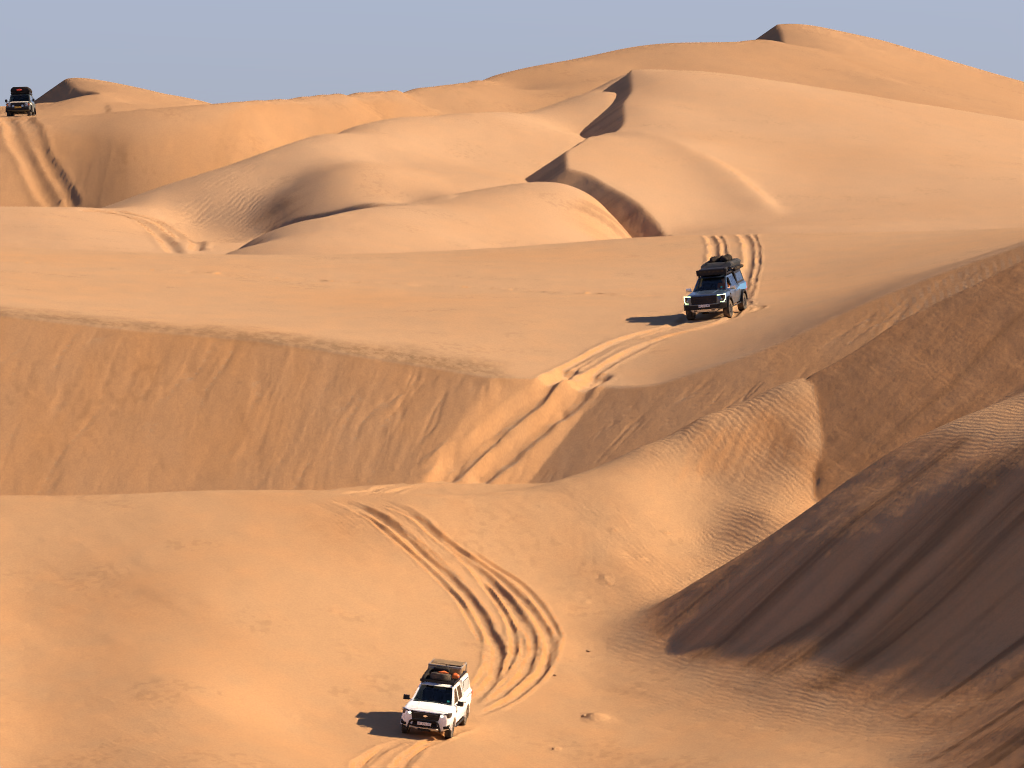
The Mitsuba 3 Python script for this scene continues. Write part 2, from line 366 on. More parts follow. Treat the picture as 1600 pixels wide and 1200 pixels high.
def mid_height(x, y):
    h = mid_base(x, y)
    p = plateau0(x, y)
    below = sstep(0.05, 0.5, p - h)
    right = sstep(2.0, 5.0, x)
    h = h + below * (slides(x, y, 0.17, 0.57, 61, 0.5, 7) * (1 - right) + slides(x, y, 0.335, 0.45, 71, 0.5, 7) * right)
    crest = np.exp(-((p - h) / 0.25) ** 2) * sstep(470, 455, y)
    h = h + crest * 0.025 * (1 - 0.5 * right) * n2(x, y, 0.30, 0.7, 81, 3)
    h = h + 0.03 * n2(x, y, 1.5, 6, 83, 3)
    # the ripples on the far right lip
    k = sstep(13.5, 17.0, x) * below
    h = h + 0.016 * k * np.sin(2 * np.pi * (x + 0.15 * y + 0.25 * n2(x, y, 0.8, 1.5, 85)) / 0.34)
    s, t = across(steps_line, x, y, 1.6)
    m = np.isfinite(s)
    h[m] += 0.30 * np.exp(-(s[m] / 0.6) ** 2) * n2(t[m], s[m], 0.35, 0.35, 87, 2)
    h = ruts(ruts(h, x, y, mid_lines), x, y, mid_deep, 1.0, 0.12)
    return h

RUTS_REAR = [
    ([(14,183),(24,205),(42,245),(62,285),(84,326)], 0.28, 0.6),
    ([(38,183),(52,215),(76,258),(98,295),(117,326)], 0.22, 0.5),
    ([(46,184),(66,225),(92,270),(124,326)], 0.12, 0.3),
]
rear_lines = [(trace(rear0, uv, 708, 760), a, b) for uv, a, b in RUTS_REAR]
def rear_height(x, y):
    h = rear0(x, y)
    gl = sstep(-22, -30, x)
    h = h + 0.2 * gl * slides(x, y, 0.05, 0.57, 91, 0.9, 6) + 0.04 * n2(x, y, 4, 9, 93)
    h = ruts(h, x, y, rear_lines, 0.5)
    return h

RUTS_TROUGH = [
    ([(120,329),(150,330),(190,336),(225,348),(258,374),(276,398)], 0.18, 0.45),
    ([(150,328),(190,331),(235,342),(272,364),(306,392)], 0.16, 0.42),
    ([(215,332),(245,346),(262,368)], 0.10, 0.25),
]
trough_lines = [(trace(trough0, uv, 630, 715), a, b) for uv, a, b in RUTS_TROUGH]
STREAK = [W(*q)[:2] for q in ((400,370,692),(450,348,691),(520,330,688),(570,317,686),(600,319,685.2),(650,321,685))]
streak_line = curve(STREAK, 0.1)
def trough_height(x, y):
    h = trough0(x, y) + 0.12 * n2(x, y, 3, 10, 95)
    h = scarp(h, x, y, streak_line, 0.55, 1.4, 7)
    h = ruts(h, x, y, trough_lines)
    return h

RIM = curve([hit(bigdune0, u, v, 660, 800) for u, v in ((950,209),(1000,214),(1050,226),(1100,250),(1130,270),(1165,298),(1190,322),(1208,343))], 0.15)
def big_height(x, y):
    h = bigdune(x, y) + 0.16 * n2(x, y, 6, 14, 97)
    s, t = across(RIM, x, y, 4.0)
    m = np.isfinite(s)
    L = RIM[1][-1]
    k = sstep(0, 8, t[m]) * sstep(0, 10, L - t[m])
    h[m] += 0.45 * k * np.where(s[m] > 0, np.exp(-(s[m] / 2.2) ** 2), np.exp(-(s[m] / 0.9) ** 2))
    d = np.clip(bigdune0(x, y) - h, 0, 3)
    h = h + sstep(0.2, 0.8, d) * slides(x, y, 0.62, 0.2, 98, 0.7, 3)
    return h

def low_height(x, y):
    return lowdune0(x, y) + 0.10 * n2(x, y, 3, 7, 99)
def peak_height(x, y):
    return peak(x, y) + 0.2 * n2(x, y, 5, 12, 101)
def left_height(x, y):
    return leftdune(x, y) + 0.08 * n2(x, y, 4, 8, 103)

# ------------------------------------------------------------------ sand
def sand_colour(pale, orange, sorted_by, falls, grains=None):
    def f(p, n, uv):
        a = mikit.fbm(p.x / 7.0, p.y / 16.0, 0.0, octaves=4)
        b = mikit.fbm(p.x / 1.1 + 31.0, p.y / 2.3, 3.0, octaves=3)
        g = mikit.noise(p.x * 23.0, p.y * 13.0, 5.0)
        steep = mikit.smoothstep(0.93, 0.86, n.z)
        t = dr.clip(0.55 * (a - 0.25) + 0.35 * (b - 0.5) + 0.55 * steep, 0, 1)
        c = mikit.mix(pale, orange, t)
        # wind-sorted dark mineral grains
        w = mikit.smoothstep(0.60, 0.78, mikit.fbm(p.x / 3.1 + 9.0, p.y / 5.0, 8.0, octaves=3)) * mikit.smoothstep(0.45, 0.8, mikit.noise(p.x * 5.0, p.y * 2.2, 2.0))
        # slid sand on steep faces is sorted into long lighter and darker tongues
        band = mi.Float(0.5)
        for where, gx, gy, share in falls:
            q = math.hypot(gx, gy)
            cr = (p.x * gy - p.y * gx) / q + 0.8 * mikit.noise(p.x / 3.0, p.y / 3.0, 6.0)
            band = dr.select(where(p), 0.5 + share * (mikit.fbm(cr / 1.3, (p.x * gx + p.y * gy) / q / 16.0, 12.0, octaves=4) - 0.5), band)
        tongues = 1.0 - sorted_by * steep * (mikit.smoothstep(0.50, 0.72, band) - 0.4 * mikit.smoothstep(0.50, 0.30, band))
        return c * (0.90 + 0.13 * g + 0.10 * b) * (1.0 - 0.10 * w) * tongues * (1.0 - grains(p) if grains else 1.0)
    return f

def ripple(lam, amp, cx, cy, patch, trails, falls):
    """wind ripples of wavelength lam metres in patches; on steep faces fine sand trails run down the fall line (gx, gy) of the dune they lie on"""
    def f(p, n, uv):
        warp = mikit.noise(p.x / (2.2 * lam), p.y / (6 * lam), 1.0) + 0.5 * mikit.noise(p.x / (0.9 * lam), p.y / (2.5 * lam), 7.0)
        m = 0.38 + 0.62 * mikit.smoothstep(0.38, 0.72, mikit.fbm(p.x / patch, p.y / (2 * patch), 4.0, octaves=3))
        flat = mikit.smoothstep(0.84, 0.93, n.z)
        wave = dr.sin(2 * math.pi * ((cx * p.x + cy * p.y) / lam + 0.9 * warp))
        rough = mikit.fbm(p.x / 0.16, p.y / 0.28, 2.0, octaves=3)
        trail = mi.Float(0)
        for where, gx, gy, share in falls:
            g = math.hypot(gx, gy)
            c = (p.x * gy - p.y * gx) / g + 0.3 * mikit.noise(p.x / 2.5, p.y / 2.5, 6.0)
            s = (p.x * gx + p.y * gy) / g
            tr = mikit.fbm(c / 0.34, s / 4.5, 9.0, octaves=3)
            trail = dr.select(where(p), tr, trail)
        return amp * wave * m * flat + 0.009 * rough + trails * trail * (1 - flat) * (0.15 + 0.85 * mikit.smoothstep(0.40, 0.62, mikit.fbm(p.x / 2.3 + 40.0, p.y / 3.0, 3.0, octaves=2)))
    return f

def sand(name, pale, orange, sorted_by, lam, amp, cx, cy, patch, trails, falls, grains=None):
    scene[name + '_material'] = {'type': 'twosided', 'm': {'type': 'bumpmap', 'scale': 1.0,
        't': mikit.proc(ripple(lam, amp, cx, cy, patch, trails, falls), eps=0.02),
        'b': {'type': 'diffuse', 'reflectance': mikit.proc(sand_colour(pale, orange, sorted_by, falls, grains))}}}
    return name + '_material'

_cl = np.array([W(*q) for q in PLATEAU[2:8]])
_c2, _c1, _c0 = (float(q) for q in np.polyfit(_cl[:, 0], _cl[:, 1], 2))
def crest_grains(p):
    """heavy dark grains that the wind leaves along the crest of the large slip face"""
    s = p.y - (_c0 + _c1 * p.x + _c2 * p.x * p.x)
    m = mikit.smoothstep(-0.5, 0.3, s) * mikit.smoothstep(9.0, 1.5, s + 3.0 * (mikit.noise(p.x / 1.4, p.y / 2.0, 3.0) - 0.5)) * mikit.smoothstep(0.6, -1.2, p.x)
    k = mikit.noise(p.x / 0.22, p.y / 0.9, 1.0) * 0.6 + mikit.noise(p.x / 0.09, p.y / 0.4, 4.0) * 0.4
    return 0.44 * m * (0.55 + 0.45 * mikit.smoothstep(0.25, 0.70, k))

sand_near = sand('near_sand', (0.390, 0.238, 0.132), (0.42, 0.198, 0.078), 0.40, 0.26, 0.0048, 0.93, 0.37, 6.0, 0.018, [(lambda p: (p.x > 4.0) & (p.y < 418), 0.62, 0.36, 1.0), (lambda p: (p.x > 11.0) & (p.y >= 418), 0.42, 0.42, 0.45)])  # naturally redder steep sand, reddened further to paint warmth into the shaded dune
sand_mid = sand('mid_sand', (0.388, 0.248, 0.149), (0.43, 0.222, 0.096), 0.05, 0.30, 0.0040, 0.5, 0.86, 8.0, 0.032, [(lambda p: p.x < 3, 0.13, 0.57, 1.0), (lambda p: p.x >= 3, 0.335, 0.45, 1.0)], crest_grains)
sand_far = sand('far_sand', (0.388, 0.251, 0.156), (0.365, 0.207, 0.107), 0.15, 0.50, 0.010, 0.9, -0.4, 9.0, 0.04, [(lambda p: p.y > 0, 0.6, 0.2, 1.0)])
sand_orange = sand('orange_sand', (0.325, 0.200, 0.118), (0.315, 0.175, 0.088), 0.06, 0.50, 0.010, 0.9, -0.4, 9.0, 0.04, [(lambda p: p.y > 0, 0.05, 0.57, 1.0)])

def ground(key, label, m, xs, ys, H):
    scene[key] = mikit.ply(grid(xs, ys, H), m, smooth=True)
    labels[key] = {'label': label, 'kind': 'structure'}

F = FINE
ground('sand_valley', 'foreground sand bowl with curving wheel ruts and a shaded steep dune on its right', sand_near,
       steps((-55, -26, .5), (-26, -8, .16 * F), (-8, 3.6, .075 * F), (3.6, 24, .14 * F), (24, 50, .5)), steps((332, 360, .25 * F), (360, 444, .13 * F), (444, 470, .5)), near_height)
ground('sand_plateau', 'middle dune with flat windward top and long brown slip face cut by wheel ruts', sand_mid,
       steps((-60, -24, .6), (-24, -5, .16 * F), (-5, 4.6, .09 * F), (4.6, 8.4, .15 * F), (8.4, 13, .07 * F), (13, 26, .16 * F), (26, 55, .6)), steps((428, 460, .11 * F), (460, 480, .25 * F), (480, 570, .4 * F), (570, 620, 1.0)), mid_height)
ground('low_sand_dune', 'low pale rounded dune in the hollow behind the plateau', sand_far,
       steps((-36, 22, .26 * F)), steps((600, 735, .45 * F)), low_height)
ground('hollow_dune', 'smooth hump of sand with a curved ridge in the hollow, wheel ruts at its left foot', sand_far,
       steps((-80, -45, .8 * F), (-45, 13, .24 * F)), steps((615, 822, .45 * F)), trough_height)
ground('big_sand_dune', 'broad high dune on the right with a dark winding slip edge', sand_far,
       steps((-2, 12, .16 * F), (12, 62, .35 * F)), steps((640, 850, .45 * F)), big_height)
ground('rear_sand_ridge', 'long orange ridge along the skyline with ruts down its left end', sand_orange,
       steps((-90, -52, .8 * F), (-52, -25, .2 * F), (-25, 57, .35 * F)), steps((704, 760, .3 * F), (760, 912, .42 * F)), rear_height)
ground('peak_dune', 'highest dune on the skyline at right with a small dark slip at its tip', sand_orange,
       steps((15, 72, .26 * F)), steps((858, 1035, .4 * F)), peak_height)
ground('left_peak_dune', 'small pointed dune on the left skyline with a dark triangular slip face', sand_orange,
       steps((-95, -62, .8 * F), (-62, -15, .2 * F)), steps((748, 842, .4 * F)), left_height)
_t = np.r_[-9000, -3000, -1000, -400, -150, -60, 0, 60, 150, 400, 1000, 3000, 9000]
ground('desert_floor', 'wide sand floor under and around the dunes', sand_far, _t * 1.0, np.r_[-9000, -2000, -400, 0, 200, 340, 500, 800, 1100, 1500, 3000, 9000] * 1.0,
       lambda x, y: -23.0 + 0 * x)

# ------------------------------------------------------------------ materials of the vehicles and their loads
def mat(key, **b):
    scene[key] = {'type': 'twosided', 'b': b}
def rgb(*c):
    return {'type': 'rgb', 'value': list(c)}
def dusty(paint, dust=(0.50, 0.33, 0.19), most=0.5, f=2.0):
    """paint with driven-up dust that gathers in patches"""
    def fn(p, n, uv):
        a = mikit.fbm(p.x * f, p.y * f, p.z * f, octaves=3)
        b = mikit.noise(p.x * 40, p.y * 40, p.z * 40)
        return mikit.mix(paint, dust, most * mikit.smoothstep(0.35, 0.85, 0.8 * a + 0.2 * b))
    return mikit.proc(fn)
mat('white_paint', type='principled', base_color=dusty((0.80, 0.80, 0.79), most=0.22), roughness=0.32, clearcoat=0.6, clearcoat_gloss=0.9, specular=0.5)
mat('blue_paint', type='principled', base_color=dusty((0.07, 0.11, 0.17), most=0.08), roughness=0.22, metallic=0.6, clearcoat=1.0, clearcoat_gloss=0.95)
mat('bright_blue_paint', type='principled', base_color=dusty((0.05, 0.26, 0.60), most=0.06), roughness=0.25, metallic=0.3, clearcoat=1.0, clearcoat_gloss=0.95)
mat('beige_paint', type='principled', base_color=dusty((0.50, 0.47, 0.40), most=0.4), roughness=0.4, clearcoat=0.4)
mat('dark_green_paint', type='principled', base_color=dusty((0.055, 0.07, 0.06), most=0.2), roughness=0.35, clearcoat=0.4)
mat('black_plastic', type='principled', base_color=dusty((0.010, 0.010, 0.012), most=0.03), roughness=0.5, specular=0.2)
mat('gloss_black', type='principled', base_color=rgb(0.012, 0.012, 0.014), roughness=0.12, specular=0.5)
mat('rubber', type='principled', base_color=dusty((0.022, 0.021, 0.02), most=0.3, f=5.0), roughness=0.85)
mat('silver_metal', type='principled', base_color=dusty((0.62, 0.62, 0.63), most=0.2), roughness=0.3, metallic=0.9)
mat('chrome', type='roughconductor', alpha=0.12)
mat('dark_metal', type='principled', base_color=rgb(0.05, 0.05, 0.055), roughness=0.4, metallic=0.6)
mat('interior', type='diffuse', reflectance=rgb(0.03, 0.03, 0.032))
scene['window_glass'] = {'type': 'thindielectric', 'int_ior': 1.28, 'specular_transmittance': rgb(0.36, 0.42, 0.40)}
mat('tinted_glass', type='principled', base_color=rgb(0.012, 0.015, 0.018), roughness=0.06, specular=0.6)
mat('lamp_glass', type='principled', base_color=rgb(0.30, 0.32, 0.33), roughness=0.1, metallic=0.6, clearcoat=1.0)
mat('lamp_housing', type='principled', base_color=rgb(0.06, 0.06, 0.065), roughness=0.1, metallic=0.3, clearcoat=1.0)
mat('mesh_grey', type='principled', base_color=rgb(0.34, 0.34, 0.35), roughness=0.5)
mat('plate_white', type='principled', base_color=rgb(0.62, 0.60, 0.58), roughness=0.5)
mat('plate_yellow', type='principled', base_color=rgb(0.62, 0.36, 0.04), roughness=0.5)
mat('plate_ink', type='diffuse', reflectance=rgb(0.03, 0.03, 0.035))
mat('black_canvas', type='diffuse', reflectance=dusty((0.02, 0.02, 0.022), most=0.10, f=4))
mat('grey_canvas', type='diffuse', reflectance=dusty((0.045, 0.05, 0.06), most=0.10, f=4))
mat('tan_canvas', type='diffuse', reflectance=dusty((0.20, 0.14, 0.09), most=0.3, f=4))
mat('grey_steel', type='principled', base_color=dusty((0.30, 0.28, 0.26), most=0.3, f=4), roughness=0.5, metallic=0.3)
mat('wood', type='diffuse', reflectance=dusty((0.24, 0.15, 0.08), most=0.3, f=6))
mat('orange_plastic', type='principled', base_color=rgb(0.62, 0.14, 0.025), roughness=0.5)
mat('blue_plastic', type='principled', base_color=rgb(0.03, 0.14, 0.55), roughness=0.4)
mat('red_plastic', type='principled', base_color=rgb(0.45, 0.04, 0.02), roughness=0.5)
mat('teal_sticker', type='diffuse', reflectance=rgb(0.05, 0.45, 0.42))
mat('skin', type='principled', base_color=rgb(0.42, 0.24, 0.17), roughness=0.5)
mat('orange_cloth', type='diffuse', reflectance=rgb(0.65, 0.17, 0.03))
mat('hair', type='diffuse', reflectance=rgb(0.035, 0.022, 0.015))
scene['day_light'] = {'type': 'diffuse', 'reflectance': rgb(0.5, 0.5, 0.5)}

# ------------------------------------------------------------------ mesh helpers
import manifold3d as m3
MF = m3.Manifold

def hull(pts):
    return MF.hull_points(np.asarray(pts, float))
def rbox(cx, cy, cz, sx, sy, sz, r=0.02):
    """a box with chamfered edges"""
    p = []
    for a in (-1, 1):
        for b in (-1, 1):
            for c in (-1, 1):
                q = np.array([a * sx / 2, b * sy / 2, c * sz / 2])
                for k in range(3):
                    o = q.copy()
                    for j in range(3):
                        if j != k:
                            o[j] -= np.sign(q[j]) * min(r, 0.45 * (sx, sy, sz)[j])
                    p.append(o + (cx, cy, cz))
    return hull(p)
def tube(pts, r, n=10):
    """a bent round bar"""
    out = MF()
    ball = MF.sphere(r, n)
    for a, b in zip(pts[:-1], pts[1:]):
        out += m3.Manifold.batch_hull([ball.translate(list(map(float, a))), ball.translate(list(map(float, b)))])
    return out
def cyl(cx, cy, cz, r, w, n=36, axis='y'):
    c = MF.cylinder(w, r, r, n).translate([0, 0, -w / 2])
    c = c.rotate([90, 0, 0]) if axis == 'y' else c.rotate([0, 90, 0]) if axis == 'x' else c
    return c.translate([cx, cy, cz])
def loft(stations):
    """a closed skin over cross-sections given as (x, [(y, z), ...])"""
    n = len(stations[0][1])
    v = [(x, y, z) for x, sec in stations for y, z in sec]
    f = []
    for i in range(len(stations) - 1):
        for j in range(n):
            a, b = i * n + j, i * n + (j + 1) % n
            f += [(a, b, b + n), (a, b + n, a + n)]
    for base, flip in ((0, True), ((len(stations) - 1) * n, False)):
        v.append(tuple(np.mean(v[base:base + n], axis=0)))
        c = len(v) - 1
        for j in range(n):
            t = (base + j, base + (j + 1) % n, c)
            f.append(t[::-1] if flip else t)
    m = trimesh.Trimesh(np.array(v, float), np.array(f), process=False)
    if m.volume < 0:
        m.invert()
    return MF(m3.Mesh(np.asarray(m.vertices, np.float32), np.asarray(m.faces, np.uint32)))
def pane_of(quad, inset, out=0.0):
    """a flat pane inside a face: its corners, pulled in and moved out along the normal"""
    q = np.asarray(quad, float)
    c = q.mean(0)
    n = np.cross(q[1] - q[0], q[2] - q[0]); n /= np.linalg.norm(n)
    d = q - c
    p = c + d * (1 - inset / np.linalg.norm(d, axis=1, keepdims=True))
    return p + n * out, n
def slab(p, n, a, b):
    return hull(np.vstack([p + n * a, p + n * b]))

class Thing:
    def __init__(self, key, label, category, to_world, group=None):
        self.key, self.T = key, to_world
        labels[key] = {'label': label, 'category': category}
        if group:
            labels[key]['group'] = group
    def add(self, part, mesh, m, parent=None, smooth=35, label=None, **more):
        base = (parent or self.key) + '__' + part
        key, k = base, 0
        while key in scene:
            k += 1
            key = f'{base}_{k:03d}'
        scene[key] = mikit.ply(mesh, m, smooth=smooth, to_world=self.T, **more)
        if label:
            labels[key] = {'label': label}
        return key

def single(key, label, category, mesh, m, T, group=None, smooth=35):
    base, k = key, 0
    while key in scene:
        k += 1
        key = f'{base}_{k:03d}'
    scene[key] = mikit.ply(mesh, m, smooth=smooth, to_world=T)
    labels[key] = {'label': label, 'category': category}
    if group:
        labels[key]['group'] = group
    return key

def stand(H, u, v, yaw, fx, base, track, d0, d1, back=0.0, sink=0.03):
    """puts a vehicle on the sand: front axle under pixel (u, v), heading turned by yaw degrees from the lens to the picture's left; returns its frame"""
    a = math.radians(yaw)
    f = np.array([-math.sin(a), -math.cos(a)]); l = np.array([-f[1], f[0]])
    x, y = hit(H, u, v, d0, d1, 6000)
    fa = np.array([x, y]) - f * back
    def hz(p):
        return float(H(np.array([p[0]]), np.array([p[1]]))[0])
    def wheel(p):
        return np.mean([hz(p + f * k) for k in (-0.3, -0.1, 0.1, 0.3)])
    zs = [wheel(fa + l * track / 2), wheel(fa - l * track / 2), wheel(fa - f * base + l * track / 2), wheel(fa - f * base - l * track / 2)]
    P = np.array([[*(fa + l * track / 2), zs[0]], [*(fa - l * track / 2), zs[1]], [*(fa - f * base + l * track / 2), zs[2]], [*(fa - f * base - l * track / 2), zs[3]]])
    X = (P[0] + P[1] - P[2] - P[3]); X /= np.linalg.norm(X)
    Y = (P[0] - P[1] + P[2] - P[3]); Y -= X * (Y @ X); Y /= np.linalg.norm(Y)
    Z = np.cross(X, Y)
    o = P.mean(0) + X * (-(fx - base / 2)) - Z * sink
    M = np.eye(4); M[:3, 0], M[:3, 1], M[:3, 2], M[:3, 3] = X, Y, Z, o
    return T4(M.tolist()), M

def wheel_meshes(R, w, rr, spokes):
    """tyre with tread blocks and a spoked rim, axle along y, outer face at +y"""
    prof = [(rr, -w / 2 + 0.02), (R - 0.05, -w / 2), (R - 0.015, -w / 2 + 0.02), (R - 0.006, -w / 2 + 0.045), (R, 0), (R - 0.006, w / 2 - 0.045), (R - 0.015, w / 2 - 0.02), (R - 0.05, w / 2), (rr, w / 2 - 0.02)]
    ring = m3.CrossSection([prof]).revolve(48).rotate([-90, 0, 0])
    for k in range(28):
        for s in (-1, 1):
            ring -= MF.cube([0.03, 0.10, 0.022], True).rotate([0, 0, 20 * s]).translate([0, s * (w / 2 - 0.05), R]).rotate([0, k * 360 / 28 + 6 * (s + 1) / 2, 0])
    barrel = cyl(0, 0, 0, rr + 0.004, w - 0.05) - cyl(0, 0.05, 0, rr - 0.025, w)
    hub = cyl(0, w / 2 - 0.07, 0, 0.075, 0.07, 20)
    rim = barrel + hub
    for k in range(spokes):
        b = hull([(0.0 + sx * wd, w / 2 - 0.06 + dy, zz) for zz, wd in ((0.03, 0.040), (rr - 0.008, 0.030)) for sx in (-1, 1) for dy in (-0.02, 0.02)])
        rim += b.rotate([0, k * 360 / spokes, 0])
    brake = cyl(0, 0.0, 0, rr - 0.06, 0.03, 24)
    return ring, rim, brake

def add_wheels(t, spots, R, w, rr, spokes, rim_mat):
    tyre, rim, brake = wheel_meshes(R, w, rr, spokes)
    for x, y in spots:
        wk = t.key + '__wheel'; k = 0
        while any(q.startswith(wk + '__') for q in scene):
            k += 1; wk = f'{t.key}__wheel_{k:03d}'
        turn = 0 if y > 0 else 180
        for part, mesh, m in (('tyre', tyre, 'rubber'), ('rim', rim, rim_mat), ('brake_disc', brake, 'dark_metal')):
            t.add(part, mesh.rotate([0, 0, turn]).translate([x, y, R]), m, parent=wk, smooth=30)

def plate(t, x, z, w, h, m, tilt=0.0):
    """number plate; its characters are too small to read in the photograph, so they stand as plain dark strokes"""
    k = t.add('number_plate', rbox(x, 0, z, 0.016, w, h, 0.004), m)
    ink = MF()
    xs = np.linspace(-0.42, 0.42, 8) * w
    for i, y in enumerate(xs):
        if i == 2 or i == 5:
            continue
        ink += MF.cube([0.004, 0.012, h * 0.55], True).translate([x + 0.010, y - 0.012, z])
        if i % 2:
            ink += MF.cube([0.004, 0.03, h * 0.12], True).translate([x + 0.010, y, z + h * 0.2])
        else:
            ink += MF.cube([0.004, 0.012, h * 0.55], True).translate([x + 0.010, y + 0.016, z])
    t.add('lettering', ink, 'plate_ink', parent=k, smooth=False)

def section(b, w, t, ws, wt):
    half = [(0.0, b), (0.78 * w, b), (0.96 * w, b + 0.10), (w, b + 0.32), (w * 0.985, t - 0.24), (ws, t - 0.07), (wt, t - 0.005), (0.5 * wt, t + 0.018), (0.0, t + 0.025)]
    return half + [(-y, z) for y, z in half[-2:0:-1]]

def pickup(t, paint, R, tyre_w, rim_r, spokes, rim_mat, lift, wide, canopy_mat, glass_mat, flare):
    """double-cab pickup with a canopy: x forwards, z up, on its wheels; shared by both pickups, whose fronts and loads differ"""
    L = lift
    st = [(2.64, section(0.50 + L, 0.66, 1.06 + L, 0.61, 0.54)), (2.58, section(0.42 + L, 0.80, 1.10 + L, 0.75, 0.66)), (2.44, section(0.38 + L, 0.89, 1.145 + L, 0.84, 0.74)),
          (2.1, section(0.38 + L, 0.92, 1.165 + L, 0.87, 0.77)), (1.7, section(0.38 + L, 0.925, 1.18 + L, 0.88, 0.79)), (1.25, section(0.38 + L, 0.925, 1.19 + L, 0.885, 0.80)),
          (0.4, section(0.36 + L, 0.925, 1.20 + L, 0.89, 0.83)), (-0.96, section(0.36 + L, 0.925, 1.22 + L, 0.89, 0.83)), (-1.02, section(0.40 + L, 0.925, 1.27 + L, 0.90, 0.84)),
          (-2.2, section(0.44 + L, 0.92, 1.28 + L, 0.895, 0.84)), (-2.62, section(0.50 + L, 0.90, 1.28 + L, 0.88, 0.83)), (-2.70, section(0.56 + L, 0.87, 1.26 + L, 0.85, 0.80))]
    body = loft(st)
    fx, rx = 1.70, -1.52
    for ax in (fx, rx):
        body -= cyl(ax, 0, R + 0.03, R + 0.085, 3.0, 40)
    inner = rbox(0.10, 0, 0.95 + L, 2.0, 1.62, 0.9, 0.05)
    body -= inner
    for x0, x1, z0, z1 in ((1.02, 1.02, 0.50, 1.17), (0.02, 0.02, 0.50, 1.18), (-0.93, -0.93, 0.80, 1.18)):     # shut lines of the doors
        for s in (-1, 1):
            body -= MF.cube([0.016, 0.03, z1 - z0], True).translate([x0, s * 0.925, (z0 + z1) / 2 + L])
    body += rbox(fx, 0, R + 0.1 + L * 0.3, 0.9, 0.9, 0.4, 0.05) + rbox(-1.5, 0, R + 0.15, 1.0, 1.0, 0.35, 0.05)
    # cab
    A = dict(fb=(1.28, 0.79, 1.17 + L), rb=(-0.97, 0.83, 1.19 + L), ft=(0.42, 0.63, 1.78 + L), rt=(-0.80, 0.65, 1.79 + L))
    def P(k, s):
        x, y, z = A[k]; return (x, s * y, z)
    outer = hull([P(k, s) for k in A for s in (-1, 1)] + [(0.30, s * 0.48, 1.825 + L) for s in (-1, 1)] + [(-0.72, s * 0.50, 1.835 + L) for s in (-1, 1)])
    ic = lambda q: (q[0] * 0.955 - 0.0, q[1] * 0.935, q[2] - 0.055)
    inn = hull([ic(P(k, s)) for k in A for s in (-1, 1)])
    cab = outer - inn
    ws_q = [P('fb', -1), P('fb', 1), P('ft', 1), P('ft', -1)]
    ws_p, ws_n = pane_of(ws_q, 0.075)
    cab -= slab(ws_p, ws_n, -0.2, 0.2)
    sides = []
    for s in (1, -1):
        fb, rb, ft, rt = (np.array(P(k, s)) for k in ('fb', 'rb', 'ft', 'rt'))
        def onface(x, k):          # a point of the side at x, k of the way up
            lo = fb + (rb - fb) * (fb[0] - x) / (fb[0] - rb[0]); hi = ft + (rt - ft) * (ft[0] - x) / (ft[0] - rt[0])
            return lo + (hi - lo) * k
        front = [onface(0.98, 0.06), onface(0.07, 0.06), onface(0.05, 0.88), onface(0.48, 0.88)]
        rear = [onface(-0.04, 0.06), onface(-0.84, 0.08), onface(-0.78, 0.86), onface(-0.04, 0.88)]
        for q in (front, rear):
            q = np.array(q)
            n = np.cross(q[1] - q[0], q[2] - q[0]); n /= np.linalg.norm(n)
            if n[1] * s < 0: n = -n
            cab -= slab(q, n, -0.12, 0.12)
            sides.append((q, n, s))
    b = t.add('body', body, paint, smooth=30)
    t.add('cab', cab, paint, smooth=20)
    t.add('windscreen', (ws_p + ws_n * -0.01, [[0, 1, 2], [0, 2, 3]]), 'window_glass', smooth=False)
    for q, n, s in (sides if paint == 'white_paint' else sides[1:]):            # the blue one drives with its passenger window down
        t.add('side_window', (q - n * 0.012, [[0, 1, 2], [0, 2, 3]]), 'window_glass', smooth=False)
    # bonnet with two pressed ridges
    bon = hull([(2.50, s * 0.70, 1.14 + L) for s in (-1, 1)] + [(2.46, s * 0.70, 1.08 + L) for s in (-1, 1)] + [(1.30, s * 0.78, 1.205 + L) for s in (-1, 1)] + [(1.30, s * 0.78, 1.15 + L) for s in (-1, 1)] + [(1.9, 0, 1.21 + L), (1.32, 0, 1.24 + L), (2.50, 0, 1.17 + L)])
    for s in (-1, 1):
        bon += hull([(2.42, s * 0.36 + k, 1.175 + L + z) for k, z in ((-0.035, -0.03), (0.035, -0.03), (0, 0.012))] + [(1.36, s * 0.42 + k, 1.228 + L + z) for k, z in ((-0.05, -0.03), (0.05, -0.03), (0, 0.018))])
    t.add('bonnet', bon, paint, smooth=15)
    t.add('wiper', tube([(1.22, 0.35, 1.235 + L), (1.05, -0.20, 1.345 + L)], 0.012, 8) + tube([(1.22, -0.30, 1.235 + L), (1.06, -0.66, 1.33 + L)], 0.012, 8), 'black_plastic')
    # seats and dashboard
    t.add('dashboard', rbox(0.98, 0, 1.06 + L, 0.36, 1.40, 0.22, 0.06), 'interior')
    for y in (-0.36, 0.36):
        t.add('seat', rbox(0.05, y, 0.80 + L, 0.5, 0.48, 0.22, 0.06) + rbox(-0.24, y, 1.12 + L, 0.16, 0.46, 0.62, 0.06) + rbox(-0.28, y, 1.52 + L, 0.10, 0.26, 0.16, 0.04), 'interior')
    t.add('rear_seat', rbox(-0.80, 0, 1.06 + L, 0.16, 1.30, 0.6, 0.06), 'interior')
    # canopy over the load bed
    can = hull([(-1.00, s * 0.82, 1.27 + L) for s in (-1, 1)] + [(-2.66, s * 0.81, 1.28 + L) for s in (-1, 1)] + [(-1.00, s * 0.70, 1.84 + L) for s in (-1, 1)] + [(-2.50, s * 0.69, 1.86 + L) for s in (-1, 1)] + [(-1.1, 0, 1.88 + L), (-2.4, 0, 1.89 + L)])
    t.add('canopy', can, canopy_mat, smooth=20)
